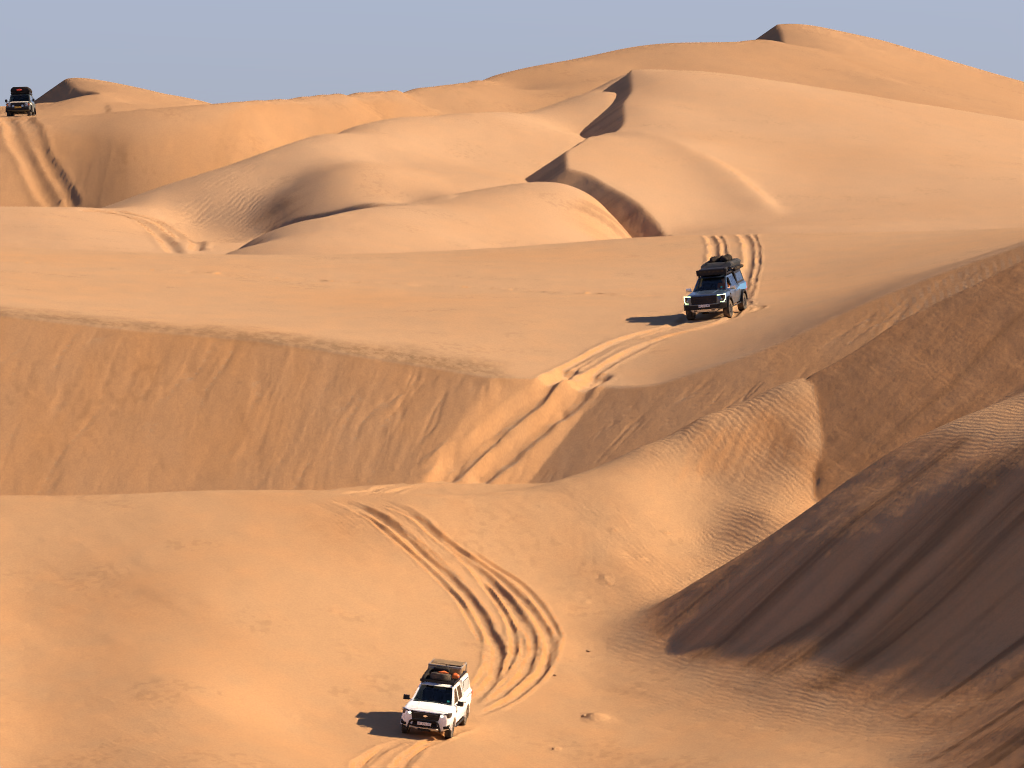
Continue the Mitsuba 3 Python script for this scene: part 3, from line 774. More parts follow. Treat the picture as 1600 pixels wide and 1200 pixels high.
    for s in (1, -1):
        q = np.array([(-1.12, s * 0.803, 1.36 + L), (-2.42, s * 0.795, 1.36 + L), (-2.34, s * 0.722, 1.75 + L), (-1.12, s * 0.730, 1.75 + L)])
        n = np.cross(q[1] - q[0], q[2] - q[0]); n /= np.linalg.norm(n)
        if n[1] * s < 0: n = -n
        fr, _ = pane_of(q, -0.035)
        k = t.add('canopy_window', slab(fr, n, -0.02, 0.012) - slab(q, n, -0.05, 0.05), 'black_plastic', smooth=False)
        t.add('pane', slab(q, n, -0.01, 0.006), glass_mat, parent=k, smooth=False)
    # mirrors, handles, tie points, steps
    for s in (1, -1):
        t.add('mirror', hull([(1.00 + dx, s * (1.00 + dy), 1.27 + L + dz) for dx in (-0.07, 0.05) for dy in (-0.10, 0.12) for dz in (-0.085, 0.085)] + [(1.08, s * 1.02, 1.27 + L)]) + tube([(1.02, s * 0.88, 1.22 + L), (1.02, s * 0.95, 1.24 + L)], 0.03), 'black_plastic' if paint == 'white_paint' else 'silver_metal')
        for x in (0.14, -0.80):
            t.add('door_handle', rbox(x, s * 0.925, 1.02 + L, 0.17, 0.045, 0.035, 0.01), 'black_plastic')
        t.add('side_step', tube([(1.1, s * 0.86, 0.42 + L), (1.0, s * 0.93, 0.38 + L), (-0.85, s * 0.93, 0.38 + L), (-0.95, s * 0.86, 0.42 + L)], 0.035), 'black_plastic')
        t.add('fender_vent', rbox(1.16, s * 0.922, 0.99 + L, 0.16, 0.02, 0.09, 0.005), 'black_plastic')
        for ax in (fx, rx):
            arch = cyl(ax, s * (0.915 + flare / 2), R + 0.03, R + 0.13 + flare * 0.3, 0.05 + flare) - cyl(ax, s * 0.9, R + 0.03, R + 0.075, 0.6)
            arch -= MF.cube([3, 3, 2], True).translate([ax, 0, -1 + 0.42 + L])
            t.add('wheel_arch', arch, 'black_plastic' if flare > 0.03 else paint)
        t.add('mud_flap', rbox(rx - R - 0.10, s * 0.80, 0.42, 0.02, 0.28, 0.36, 0.005), 'black_plastic')
        t.add('tail_lamp', rbox(-2.64, s * 0.86, 1.0 + L, 0.14, 0.09, 0.36, 0.02), 'red_plastic')
    y = 0.80 + wide
    add_wheels(t, [(fx, y), (fx, -y), (rx, y), (rx, -y)], R, tyre_w, rim_r, spokes, rim_mat)
    return t

def roof_rack(t, x0, x1, w, z, lip=0.10):
    r = MF()
    for s in (-1, 1):
        r += rbox((x0 + x1) / 2, s * w, z + 0.04, x1 - x0, 0.05, 0.08, 0.012)
    for x in np.linspace(x0, x1, 7):
        r += rbox(x, 0, z + 0.03, 0.07, 2 * w, 0.03, 0.008)
    r += rbox(x1 + 0.02, 0, z + 0.06, 0.03, 2 * w + 0.05, lip, 0.01)
    k = t.add('roof_rack', r, 'black_plastic')
    for x in (x0 + 0.15, (x0 + x1) / 2, x1 - 0.15):
        for s in (-1, 1):
            t.add('foot', rbox(x, s * (w - 0.05), z - 0.04, 0.10, 0.07, 0.12, 0.015), 'black_plastic', parent=k)
    return k

def lump(pts_r, seed, edge=0.05):
    """a soft packed bag: hull of balls, refined and dented"""
    m = MF.batch_hull([MF.sphere(r, 16).translate(list(map(float, p))) for p, r in pts_r]).refine_to_length(edge)
    m = m.to_mesh(); tm = trimesh.Trimesh(m.vert_properties[:, :3], m.tri_verts)
    tm.vertices += tm.vertex_normals * (meshkit.fbm(np.asarray(tm.vertices) / 0.16, 3, seed)[:, None] - 0.5) * 0.07
    return tm

# ------------------------------------------------------------------ the white pickup in the valley
TW, MW = stand(near_height, 667, 1148, 8.5, 1.70, 3.22, 1.60, 350, 420)
TW = TW @ T4().scale([0.98, 0.97, 0.92])
w = Thing('white_pickup', 'white double-cab pickup with loaded roof rack driving down the foreground ruts', 'pickup truck', TW)
pickup(w, 'white_paint', 0.385, 0.25, 0.225, 6, 'silver_metal', 0.02, 0.0, 'white_paint', 'mesh_grey', 0.01)
w.add('grille', hull([(2.60, s * 0.62, 1.11) for s in (-1, 1)] + [(2.665, s * 0.50, 1.08) for s in (-1, 1)] + [(2.675, s * 0.44, 0.80) for s in (-1, 1)] + [(2.60, s * 0.54, 0.78) for s in (-1, 1)] + [(2.3, s * 0.5, 0.9) for s in (-1, 1)]), 'black_plastic', smooth=20)
gk = 'white_pickup__grille'
for z in (0.86, 0.95, 1.03):
    w.add('slat', hull([(2.665, s * 0.46, z + dz) for s in (-1, 1) for dz in (-0.015, 0.015)] + [(2.69, s * 0.40, z + dz) for s in (-1, 1) for dz in (-0.012, 0.012)]), 'gloss_black', parent=gk, smooth=False)
w.add('badge', MF.cylinder(0.02, 0.042, 0.038, 28).scale([1, 2.1, 1]).rotate([0, 90, 0]).translate([2.69, 0, 0.95]), 'chrome', parent=gk)
for s in (1, -1):
    hk = w.add('headlight', hull([(2.60, s * 0.58, 1.10), (2.65, s * 0.56, 1.04), (2.62, s * 0.58, 0.92), (2.30, s * 0.93, 1.14), (2.36, s * 0.92, 0.98), (2.2, s * 0.80, 1.0), (2.53, s * 0.86, 0.94), (2.53, s * 0.86, 1.12)]), 'lamp_housing', smooth=15)
    w.add('lit_bulb', MF.sphere(0.055, 20).scale([0.5, 1.2, 0.8]).translate([2.63, s * 0.60, 1.01]), 'day_light', parent=hk, emitter={'type': 'area', 'radiance': rgb(0.5, 0.6, 0.36)})
    w.add('fog_lamp', hull([(2.62, s * 0.68, 0.62), (2.46, s * 0.91, 0.70), (2.61, s * 0.70, 0.50), (2.47, s * 0.90, 0.53), (2.3, s * 0.7, 0.58), (2.56, s * 0.86, 0.62)]), 'black_plastic', smooth=15)
w.add('lower_grille', rbox(2.60, 0, 0.60, 0.14, 0.92, 0.16, 0.03), 'black_plastic')
w.add('bumper_strip', rbox(2.665, 0, 0.72, 0.05, 0.95, 0.07, 0.02), 'black_plastic')
w.add('bull_bar', tube([(2.66, -0.62, 0.42), (2.80, -0.60, 0.44), (2.80, -0.52, 0.72), (2.78, -0.40, 0.80), (2.78, 0.40, 0.80), (2.80, 0.52, 0.72), (2.80, 0.60, 0.44), (2.66, 0.62, 0.42)], 0.04) + tube([(2.79, -0.56, 0.58), (2.79, 0.56, 0.58)], 0.03), 'black_plastic')
w.add('skid_bar', rbox(2.66, 0, 0.475, 0.10, 0.98, 0.05, 0.015), 'silver_metal')
plate(w, 2.80, 0.665, 0.52, 0.12, 'plate_white')
w.add('winch_plate', rbox(2.70, 0, 0.405, 0.05, 0.46, 0.08, 0.01), 'black_plastic')
w.add('licence_disc', rbox(1.09, 0.56, 1.335, 0.008, 0.09, 0.07, 0.002).rotate([0, 0, 0]), 'teal_sticker')
for x in (-1.25, -1.6, -1.95, -2.3):
    for s in (1, -1):
        w.add('tie_point', rbox(x, s * 0.915, 1.20, 0.06, 0.03, 0.04, 0.008), 'black_plastic')
roof_rack(w, -0.85, 0.48, 0.62, 1.88)
roof_rack(w, -2.45, -1.05, 0.62, 1.93, 0.05)
# what lies on the roof
sp_t, sp_r, _ = wheel_meshes(0.385, 0.25, 0.225, 6)
lay = lambda m: m.rotate([90, 0, 0]).rotate([0, -8, 0]).translate([0.0, 0.04, 2.075])
sw = Thing('spare_wheel', 'spare wheel lying flat on the front of the white pickup\'s roof rack', 'spare wheel', TW)
sw.add('tyre', lay(sp_t), 'rubber', smooth=30); sw.add('rim', lay(sp_r), 'silver_metal', smooth=30)
single('bag', 'long dark bag along the left edge of the white pickup\'s roof load', 'bag', lump([((0.36, -0.54, 1.99), 0.07), ((-0.5, -0.52, 2.06), 0.11), ((-0.85, -0.48, 2.12), 0.11)], 1), 'black_canvas', TW, smooth=True)
single('bag', 'orange bag in front of the crates on the white pickup\'s roof', 'bag', lump([((-0.60, 0.44, 2.04), 0.085), ((-0.60, 0.56, 2.05), 0.085), ((-0.66, 0.48, 2.13), 0.05)], 2), 'orange_plastic', TW, smooth=True)
single('rolled_rope', 'orange strap roll lying on top of the spare wheel of the white pickup', 'strap', lump([((-0.10, -0.05, 2.22), 0.035), ((-0.10, 0.28, 2.22), 0.035), ((-0.20, 0.12, 2.24), 0.04)], 3), 'orange_plastic', TW, smooth=True)
single('tarpaulin', 'crumpled dark tarpaulin over the middle of the white pickup\'s roof load', 'tarpaulin', lump([((-0.42, -0.25, 2.27), 0.07), ((-0.36, 0.20, 2.27), 0.07), ((-0.9, 0.1, 2.20), 0.12), ((-0.95, -0.30, 2.18), 0.10)], 4), 'black_canvas', TW, smooth=True)
single('water_can', 'small blue can on the right edge of the white pickup\'s roof rack', 'can', rbox(-0.86, 0.56, 2.00, 0.16, 0.10, 0.12, 0.025), 'blue_plastic', TW)
def crate(key, label, x, y, z, sx, sy, sz, m, lid):
    t = Thing(key, label, 'crate', TW)
    box = rbox(x, y, z + sz / 2, sx, sy, sz, 0.012) - rbox(x, y, z + sz / 2 + 0.03, sx - 0.05, sy - 0.05, sz, 0.01)
    t.add('box', box, m)
    for k in range(3):
        t.add('board', rbox(x + sx / 2 + 0.006, y, z + sz * (0.2 + 0.3 * k), 0.014, sy - 0.04, sz * 0.24, 0.004), m)
    t.add('lid', rbox(x, y, z + sz + 0.02, sx + 0.03, sy + 0.03, 0.05, 0.012), lid)
crate('wooden_crate', 'wooden crate at the right rear of the white pickup\'s roof load', -1.50, 0.32, 1.99, 0.80, 0.52, 0.25, 'wood', 'grey_steel')
crate('steel_crate', 'grey steel crate at the left rear of the white pickup\'s roof load', -1.50, -0.32, 1.99, 0.80, 0.60, 0.27, 'grey_steel', 'tan_canvas')
fr = Thing('folding_frame', 'flat metal folding frame strapped over the crates on the white pickup', 'folding frame', TW)
ff = MF()
for a, b in (((-1.05, -0.60), (-1.05, 0.62)), ((-2.35, -0.60), (-2.35, 0.62)), ((-1.05, -0.60), (-2.35, -0.60)), ((-1.05, 0.62), (-2.35, 0.62)), ((-1.7, -0.6), (-1.7, 0.62))):
    ff += tube([(a[0], a[1], 2.31), (b[0], b[1], 2.31)], 0.022, 8)
for s in (-0.6, 0.62):
    for x in (-1.05, -2.35):
        ff += tube([(x, s, 2.31), (x, s, 2.0)], 0.02, 8)
fr.add('rail', ff, 'grey_steel'); fr.add('cover', rbox(-1.85, 0.0, 2.33, 0.9, 1.1, 0.02, 0.005), 'tan_canvas')

# ------------------------------------------------------------------ the blue-grey pickup on the plateau
TM, MM = stand(mid_height, 1109, 498, 12.5, 1.70, 3.22, 1.72, 440, 520)
TM = TM @ T4().scale([0.97, 0.97, 0.92])
b = Thing('blue_pickup', 'blue grey pickup with wide black arches and a roof tent on the middle dune', 'pickup truck', TM)
pickup(b, 'blue_paint', 0.43, 0.30, 0.235, 8, 'dark_metal', 0.10, 0.05, 'black_plastic', 'tinted_glass', 0.08)
b.add('grille', hull([(2.58, s * 0.66, 1.20) for s in (-1, 1)] + [(2.67, s * 0.56, 1.17) for s in (-1, 1)] + [(2.69, s * 0.56, 0.82) for s in (-1, 1)] + [(2.58, s * 0.62, 0.80) for s in (-1, 1)] + [(2.3, s * 0.5, 0.95) for s in (-1, 1)]), 'black_plastic', smooth=20)
gk = 'blue_pickup__grille'
for z in (0.88, 0.98, 1.08):
    b.add('slat', rbox(2.685, 0, z, 0.03, 1.00, 0.022, 0.006), 'gloss_black', parent=gk)
for s in (1, -1):
    hk = b.add('headlight', hull([(2.59, s * 0.64, 1.19), (2.63, s * 0.60, 0.90), (2.34, s * 0.93, 1.20), (2.36, s * 0.93, 0.86), (2.2, s * 0.80, 1.0), (2.53, s * 0.86, 0.86), (2.54, s * 0.87, 1.18)]), 'gloss_black', smooth=15)
    c = tube([(2.63, s * 0.62, 1.185), (2.56, s * 0.86, 1.19), (2.40, s * 0.94, 1.19), (2.42, s * 0.945, 1.0), (2.53, s * 0.88, 0.86), (2.60, s * 0.72, 0.86)], 0.017, 8)
    b.add('light_strip', c, 'day_light', parent=hk, emitter={'type': 'area', 'radiance': rgb(0.36, 0.5, 0.22)})
    b.add('lens', MF.sphere(0.06, 20).scale([0.5, 1, 1]).translate([2.57, s * 0.76, 0.97]), 'lamp_glass', parent=hk)
b.add('bumper', hull([(2.66, s * 0.78, 0.80) for s in (-1, 1)] + [(2.72, s * 0.6, 0.78) for s in (-1, 1)] + [(2.72, s * 0.6, 0.56) for s in (-1, 1)] + [(2.42, s * 0.98, 0.80) for s in (-1, 1)] + [(2.40, s * 0.97, 0.55) for s in (-1, 1)] + [(2.2, s * 0.8, 0.6) for s in (-1, 1)]), 'black_plastic', smooth=20)
b.add('bumper_trim', hull([(2.70, s * 0.72, 0.815) for s in (-1, 1)] + [(2.74, s * 0.60, 0.80) for s in (-1, 1)] + [(2.46, s * 0.985, 0.82) for s in (-1, 1)] + [(2.46, s * 0.985, 0.775) for s in (-1, 1)] + [(2.74, s * 0.60, 0.765) for s in (-1, 1)]), 'blue_paint', smooth=20)
sk = b.add('skid_plate', hull([(2.74, s * 0.62, 0.56) for s in (-1, 1)] + [(2.70, s * 0.55, 0.44) for s in (-1, 1)] + [(2.45, s * 0.5, 0.42) for s in (-1, 1)] + [(2.5, s * 0.62, 0.56) for s in (-1, 1)]), 'silver_metal', smooth=20)
for s in (1, -1):
    b.add('tow_hook', rbox(2.73, s * 0.40, 0.51, 0.06, 0.16, 0.06, 0.02), 'gloss_black', parent=sk)
plate(b, 2.745, 0.725, 0.52, 0.12, 'plate_white')
b.add('licence_disc', rbox(1.09, 0.52, 1.42, 0.008, 0.08, 0.07, 0.002), 'teal_sticker')
for s in (1, -1):
    b.add('side_graphic', hull([(-0.2, s * 0.934, 1.16), (-1.05, s * 0.932, 1.32), (-2.50, s * 0.925, 1.31), (-2.50, s * 0.932, 1.0), (-1.95, s * 0.936, 1.02), (-1.1, s * 0.937, 1.10)]), 'bright_blue_paint', smooth=False)
roof_rack(b, -0.85, 0.48, 0.66, 1.96)
lb = b.add('light_bar', rbox(0.46, 0, 2.12, 0.10, 1.40, 0.24, 0.03), 'black_plastic')
for k in range(6):
    b.add('lamp', cyl(0.512, -0.50 + 0.20 * k, 2.14, 0.045, 0.012, 24, 'x'), 'gloss_black', parent=lb)
single('storage_box', 'black storage box on the roof rack behind the light bar of the blue pickup', 'box', rbox(-0.05, 0, 2.13, 0.80, 1.15, 0.22, 0.04) + rbox(-0.05, 0, 2.24, 0.88, 1.18, 0.03, 0.01), 'black_plastic', TM)
tent = Thing('roof_tent', 'large folded dark grey roof tent on the blue pickup', 'roof tent', TM @ T4().translate([0, 0, -0.10]))
tent.add('base', rbox(-1.55, 0.02, 2.26, 2.1, 1.44, 0.06, 0.02), 'black_plastic')
tent.add('cover', hull([(-0.52, s * 0.66, 2.30) for s in (-1, 1)] + [(-2.56, s * 0.72, 2.30) for s in (-1, 1)] + [(-0.62, s * 0.70, 2.42) for s in (-1, 1)] + [(-0.80, s * 0.62, 2.52) for s in (-1, 1)] + [(-2.60, s * 0.76, 2.44) for s in (-1, 1)] + [(-2.5, s * 0.66, 2.56) for s in (-1, 1)]), 'grey_canvas', smooth=25)
for s in (-0.45, 0.45):
    tent.add('strap', rbox(-1.55, s, 2.545, 2.0, 0.05, 0.02, 0.004).rotate([0, 0, 0]), 'black_canvas')
for x in (-0.95, -2.2):
    for s in (-1, 1):
        tent.add('support', rbox(x, s * 0.62, 2.10, 0.06, 0.05, 0.30, 0.01), 'black_plastic')
TL = TM @ T4().translate([0, 0, -0.12])
single('awning', 'long rolled awning along the right side under the roof tent of the blue pickup', 'awning', tube([(-0.75, 0.80, 2.20), (-2.5, 0.80, 2.20)], 0.075, 14), 'black_canvas', TL)
single('bag', 'lumpy black bag at the left on top of the roof tent', 'bag', lump([((-1.3, -0.30, 2.62), 0.13), ((-1.9, -0.35, 2.64), 0.16), ((-1.6, -0.10, 2.66), 0.14)], 5), 'black_canvas', TL, smooth=True)
single('bag', 'taller black bag at the right on top of the roof tent', 'bag', lump([((-1.25, 0.30, 2.63), 0.13), ((-1.8, 0.36, 2.67), 0.18), ((-1.5, 0.15, 2.72), 0.12), ((-2.2, 0.28, 2.62), 0.12)], 6), 'black_canvas', TL, smooth=True)

# the passenger at the open window
def person(T, ox, oy, oz):
    J = dict(hip=(0, 0, 0.08, .15), waist=(-0.06, 0, 0.26, .14), chest=(-0.10, 0, 0.44, .16), neck=(-0.09, 0, 0.60, .062), sl=(-0.09, 0.19, 0.53, .07), sr=(-0.09, -0.19, 0.53, .07),
             el=(0.06, 0.29, 0.36, .05), wl=(0.26, 0.22, 0.42, .036), er=(0.02, -0.25, 0.28, .05), wr=(0.22, -0.14, 0.22, .036), kl=(0.42, 0.11, 0.12, .085), kr=(0.42, -0.11, 0.12, .085))
    S = lambda k: MF.sphere(J[k][3], 20).translate([J[k][0], J[k][1], J[k][2]])
    B = lambda *ks: MF.batch_hull([S(k) for k in ks])
    body = B('hip', 'waist') + B('waist', 'chest') + B('chest', 'sl', 'sr') + B('chest', 'neck') + B('sl', 'el') + B('el', 'wl') + B('sr', 'er') + B('er', 'wr') + B('hip', 'kl') + B('hip', 'kr')
    for wrist, sgn in ((J['wl'], 1), (J['wr'], -1)):
        w_ = np.array(wrist[:3])
        palm = MF.batch_hull([MF.sphere(0.024, 12).translate(list(w_ + d)) for d in ((0.02, -0.02, 0), (0.02, 0.02, 0), (0.085, -0.026, 0.0), (0.085, 0.026, 0.0))])
        body += palm
        for i, (dy, ln) in enumerate(((-0.028, 0.065), (-0.009, 0.078), (0.010, 0.072), (0.028, 0.055))):
            a = w_ + (0.085, dy, 0.0); m_ = a + (ln * 0.55, dy * 0.2, -0.008); e = m_ + (ln * 0.4, 0, -0.022)
            body += MF.batch_hull([MF.sphere(0.010, 8).translate(list(a)), MF.sphere(0.009, 8).translate(list(m_))]) + MF.batch_hull([MF.sphere(0.009, 8).translate(list(m_)), MF.sphere(0.008, 8).translate(list(e))])
        a = w_ + (0.03, -sgn * 0.03, 0); m_ = a + (0.035, -sgn * 0.03, 0.005); e = m_ + (0.03, -sgn * 0.005, 0)
        body += MF.batch_hull([MF.sphere(0.012, 8).translate(list(a)), MF.sphere(0.010, 8).translate(list(m_))]) + MF.batch_hull([MF.sphere(0.010, 8).translate(list(m_)), MF.sphere(0.009, 8).translate(list(e))])
    head = MF.batch_hull([MF.sphere(0.088, 24).translate([-0.09, 0, 0.765]), MF.sphere(0.058, 24).translate([-0.045, 0, 0.690])])
    head += hull([(0.022, 0, 0.735), (-0.01, -0.016, 0.715), (-0.01, 0.016, 0.715), (-0.01, 0, 0.765)])
    for s in (-1, 1):
        head += MF.sphere(0.026, 12).scale([0.8, 0.4, 1.3]).translate([-0.09, s * 0.088, 0.735])
        head -= MF.sphere(0.016, 10).translate([0.004, s * 0.032, 0.755])
    head -= MF.cube([0.02, 0.045, 0.007], True).translate([0.014, 0, 0.688])
    body = (body + head + MF.batch_hull([S('neck'), MF.sphere(0.055, 16).translate([-0.075, 0, 0.68])])).refine_to_length(0.025)
    mv = body.to_mesh(); tm = trimesh.Trimesh(mv.vert_properties[:, :3], mv.tri_verts)
    trimesh.smoothing.filter_taubin(tm, iterations=4)
    t = Thing('person', 'passenger in an orange shirt at the side window of the blue pickup', 'person', T)
    tm.apply_translation([ox, oy, oz])
    t.add('body', tm, 'skin', smooth=True)
    shirt = (MF.batch_hull([MF.sphere(0.165, 20).translate([0, 0, 0.10]), MF.sphere(0.152, 20).translate([-0.06, 0, 0.26])]) + MF.batch_hull([MF.sphere(0.152, 20).translate([-0.06, 0, 0.26]), MF.sphere(0.172, 20).translate([-0.10, 0, 0.43])])
             + MF.batch_hull([MF.sphere(0.172, 20).translate([-0.10, 0, 0.43]), MF.sphere(0.082, 20).translate([-0.09, 0.19, 0.53]), MF.sphere(0.082, 20).translate([-0.09, -0.19, 0.53])])
             + MF.batch_hull([MF.sphere(0.082, 20).translate([-0.09, 0.19, 0.53]), MF.sphere(0.068, 20).translate([-0.01, 0.25, 0.43])]) + MF.batch_hull([MF.sphere(0.082, 20).translate([-0.09, -0.19, 0.53]), MF.sphere(0.068, 20).translate([-0.03, -0.23, 0.39])]))
    t.add('shirt', shirt.translate([ox, oy, oz]), 'orange_cloth')
    hair = MF.batch_hull([MF.sphere(0.094, 24).translate([-0.10, 0, 0.785]), MF.sphere(0.075, 20).translate([-0.125, 0, 0.735])]) - MF.cube([0.2, 0.3, 0.16], True).translate([0.055, 0, 0.72])
    t.add('hair', hair.translate([ox, oy, oz]), 'hair')
person(TM, 0.06, 0.40, 0.90)

# ------------------------------------------------------------------ the boxy off-roader on the far crest
TF, MF_ = stand(rear0, 27, 183, 3.0, 1.35, 2.7, 1.56, 708, 740, 1.2, 0.15)
TF = TF @ T4().scale(0.88)
o = Thing('dark_offroader', 'boxy dark off-roader with pale bonnet and high roof load on the far left crest', 'off-roader', TF)
def sec2(b_, w_, t_):
    half = [(0, b_), (0.86 * w_, b_), (w_, b_ + 0.08), (w_, t_ - 0.05), (w_ - 0.05, t_), (0, t_ + 0.02)]
    return half + [(-y, z) for y, z in half[-2:0:-1]]
R = 0.41
body = loft([(2.12, sec2(0.62, 0.74, 1.10)), (2.08, sec2(0.55, 0.88, 1.18)), (1.9, sec2(0.52, 0.92, 1.22)), (0.75, sec2(0.52, 0.94, 1.28)), (0.6, sec2(0.50, 0.94, 1.28)), (-2.2, sec2(0.52, 0.94, 1.28)), (-2.28, sec2(0.6, 0.90, 1.26))])
for ax in (1.35, -1.35):
    body -= cyl(ax, 0, R + 0.03, R + 0.09, 3, 40)
body -= rbox(-0.4, 0, 1.1, 1.9, 1.66, 0.8, 0.04)
o.add('body', body + rbox(0, 0, 0.6, 3.2, 0.9, 0.25, 0.04), 'dark_green_paint', smooth=25)
A2 = dict(fb=(0.78, 0.85, 1.26), rb=(-2.24, 0.88, 1.26), ft=(0.36, 0.74, 1.88), rt=(-2.18, 0.76, 1.90))
P2 = lambda k, s: (A2[k][0], s * A2[k][1], A2[k][2])
cab = hull([P2(k, s) for k in A2 for s in (-1, 1)] + [(0.25, s * 0.6, 1.93) for s in (-1, 1)] + [(-2.1, s * 0.6, 1.95) for s in (-1, 1)]) - hull([(P2(k, s)[0] * 0.96, P2(k, s)[1] * 0.93, P2(k, s)[2] - 0.06) for k in A2 for s in (-1, 1)])
wq, wn = pane_of([P2('fb', -1), P2('fb', 1), P2('ft', 1), P2('ft', -1)], 0.08)
cab -= slab(wq, wn, -0.15, 0.15)
panes = []
for s in (1, -1):
    for x0, x1 in ((0.42, -0.42), (-0.50, -1.25), (-1.33, -2.05)):
        q = np.array([(x0 + (0.06 if x0 > 0 else 0), s * 0.862, 1.33), (x1, s * 0.868, 1.33), (x1, s * 0.762, 1.80), (x0 - (0.12 if x0 > 0 else 0), s * 0.758, 1.80)])
        n = np.cross(q[1] - q[0], q[2] - q[0]); n /= np.linalg.norm(n)
        if n[1] * s < 0: n = -n
        cab -= slab(q, n, -0.12, 0.12); panes.append((q, n))
o.add('cab', cab, 'dark_green_paint', smooth=20)
o.add('windscreen', (wq - wn * 0.01, [[0, 1, 2], [0, 2, 3]]), 'window_glass', smooth=False)
for q, n in panes:
    o.add('side_window', (q - n * 0.01, [[0, 1, 2], [0, 2, 3]]), 'window_glass', smooth=False)
o.add('bonnet', hull([(2.10, s * 0.66, 1.20) for s in (-1, 1)] + [(2.06, s * 0.86, 1.17) for s in (-1, 1)] + [(0.80, s * 0.88, 1.27) for s in (-1, 1)] + [(0.80, s * 0.60, 1.34) for s in (-1, 1)] + [(2.02, s * 0.55, 1.255) for s in (-1, 1)]), 'beige_paint', smooth=20)
gk = o.add('grille', rbox(2.11, 0, 1.02, 0.06, 1.02, 0.26, 0.02), 'black_plastic')
for z in (0.95, 1.02, 1.09):
    o.add('slat', rbox(2.145, 0, z, 0.02, 0.96, 0.025, 0.005), 'dark_metal', parent=gk)
for s in (1, -1):
    hk = o.add('headlight', cyl(2.115, s * 0.63, 1.02, 0.115, 0.08, 28, 'x'), 'chrome')
    o.add('lens', MF.sphere(0.10, 20).scale([0.35, 1, 1]).translate([2.16, s * 0.63, 1.02]), 'lamp_glass', parent=hk)
    o.add('indicator', rbox(2.10, s * 0.82, 1.02, 0.06, 0.10, 0.16, 0.02), 'orange_plastic')
    o.add('wing', hull([(2.04, s * 0.90, 1.18), (2.04, s * 0.97, 1.02), (0.78, s * 0.97, 1.05), (0.78, s * 0.90, 1.27), (1.4, s * 0.80, 1.2)]), 'beige_paint', smooth=20)
    o.add('mirror', rbox(0.62, s * 1.06, 1.42, 0.08, 0.18, 0.24, 0.03) + tube([(0.66, s * 0.86, 1.36), (0.64, s * 1.0, 1.40)], 0.02), 'black_plastic')
    for ax in (1.35, -1.35):
        arch = cyl(ax, s * 0.95, R + 0.03, R + 0.15, 0.10) - cyl(ax, s * 0.95, R + 0.03, R + 0.08, 0.6) - MF.cube([3, 3, 2], True).translate([ax, 0, -0.55])
        o.add('wheel_arch', arch, 'black_plastic')
    o.add('driving_lamp', cyl(2.36, s * 0.36, 0.90, 0.09, 0.08, 24, 'x'), 'lamp_glass')
    o.add('door_handle', rbox(-0.3, s * 0.945, 1.12, 0.14, 0.03, 0.03, 0.008), 'black_plastic')
o.add('bumper', rbox(2.26, 0, 0.70, 0.22, 1.76, 0.22, 0.04), 'black_plastic')
o.add('bull_bar', tube([(2.34, -0.55, 0.72), (2.36, -0.52, 1.10), (2.36, 0.52, 1.10), (2.34, 0.55, 0.72)], 0.032) + tube([(2.36, -0.54, 0.95), (2.36, 0.54, 0.95)], 0.025), 'black_plastic')
plate(o, 2.385, 0.80, 0.52, 0.13, 'plate_yellow')
o.add('dashboard', rbox(0.45, 0, 1.28, 0.3, 1.5, 0.16, 0.04), 'interior')
for y in (-0.38, 0.38):
    o.add('seat', rbox(-0.35, y, 1.25, 0.18, 0.5, 0.75, 0.06), 'interior')
o.add('rear_seat', rbox(-1.25, 0, 1.25, 0.18, 1.4, 0.7, 0.06), 'interior')
o.add('steering_wheel', MF.cylinder(0.03, 0.19, 0.19, 28).rotate([0, 60, 0]).translate([0.22, 0.38, 1.38]) , 'interior')
add_wheels(o, [(1.35, 0.80), (1.35, -0.80), (-1.35, 0.80), (-1.35, -0.80)], R, 0.27, 0.21, 6, 'dark_metal')
rk = MF()
for s in (-1, 1):
    rk += rbox(-0.9, s * 0.70, 2.02, 2.5, 0.05, 0.10, 0.012)
for x in np.linspace(-2.1, 0.3, 7):
    rk += rbox(x, 0, 1.99, 0.06, 1.4, 0.03, 0.006)
kk = o.add('roof_rack', rk, 'black_plastic')
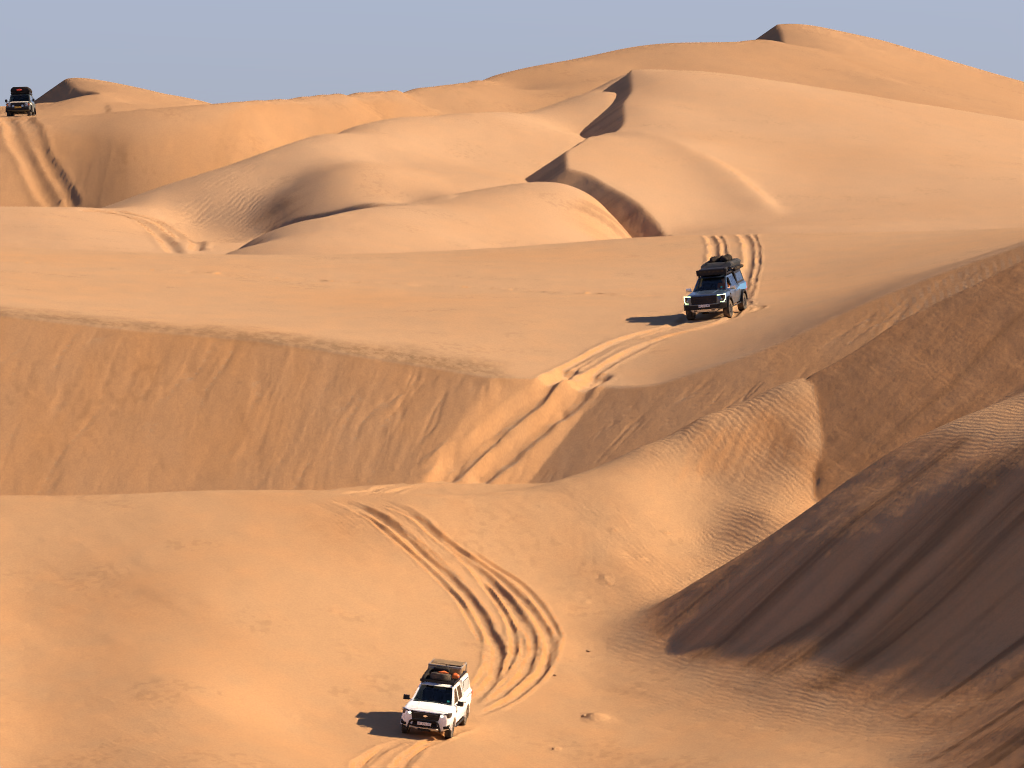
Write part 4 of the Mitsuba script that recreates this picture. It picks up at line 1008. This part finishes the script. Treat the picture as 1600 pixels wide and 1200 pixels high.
for x in (-2.0, -0.9, 0.2):
    for s in (-1, 1):
        o.add('foot', rbox(x, s * 0.68, 1.95, 0.08, 0.06, 0.10, 0.01), 'black_plastic', parent=kk)
tent2 = Thing('roof_tent', 'rounded black roof tent on the far off-roader', 'roof tent', TF)
tent2.add('base', rbox(-0.85, 0, 2.07, 2.5, 1.46, 0.06, 0.02), 'black_plastic')
tent2.add('cover', lump([((x, y, z), 0.15) for x in (0.22, -1.9) for y, z in ((-0.60, 2.24), (0.60, 2.24), (0.52, 2.36), (-0.50, 2.36))], 8, 0.07), 'black_canvas', smooth=True)
single('gas_bottle', 'small red bottle strapped on the front of the far off-roader\'s roof load', 'bottle', MF.cylinder(0.30, 0.075, 0.075, 20).rotate([90, 0, 0]).translate([0.44, 0.06, 2.26]) + MF.sphere(0.075, 16).translate([0.44, 0.06, 2.26]), 'red_plastic', TF)

# ------------------------------------------------------------------ small clods of hard sand on the valley floor
def clod(u, v, r, seed, label):
    x, y = hit(near_height, u, v, 350, 445, 6000)
    z = float(near_height(np.array([x]), np.array([y]))[0])
    m = trimesh.creation.icosphere(3, 1.0)
    m.vertices *= (1 + 0.6 * (meshkit.fbm(np.asarray(m.vertices) * 1.3 + seed, 3, seed)[:, None] - 0.5))
    m.vertices *= np.array([r, r * 1.2, r * 0.6])
    single('sand_clod', label, 'clod', m, 'clod_material', T4().translate([x, y, z + 0.25 * r]), smooth=True)
scene['clod_material'] = {'type': 'twosided', 'm': {'type': 'diffuse', 'reflectance': mikit.proc(lambda p, n, uv: mikit.mix((0.30, 0.19, 0.11), (0.52, 0.34, 0.2), mikit.fbm(p.x * 14, p.y * 14, p.z * 14)))}}
clod(919, 1018, 0.08, 1, 'upper sand clod on the shaded floor right of the rut bend')
clod(867, 1056, 0.07, 2, 'middle sand clod right below the outer rut of the bend')
clod(912, 1120, 0.10, 3, 'dark edged clod on the small sand mound at the valley floor')
clod(865, 1170, 0.06, 4, 'lowest small sand clod near the bottom of the picture')
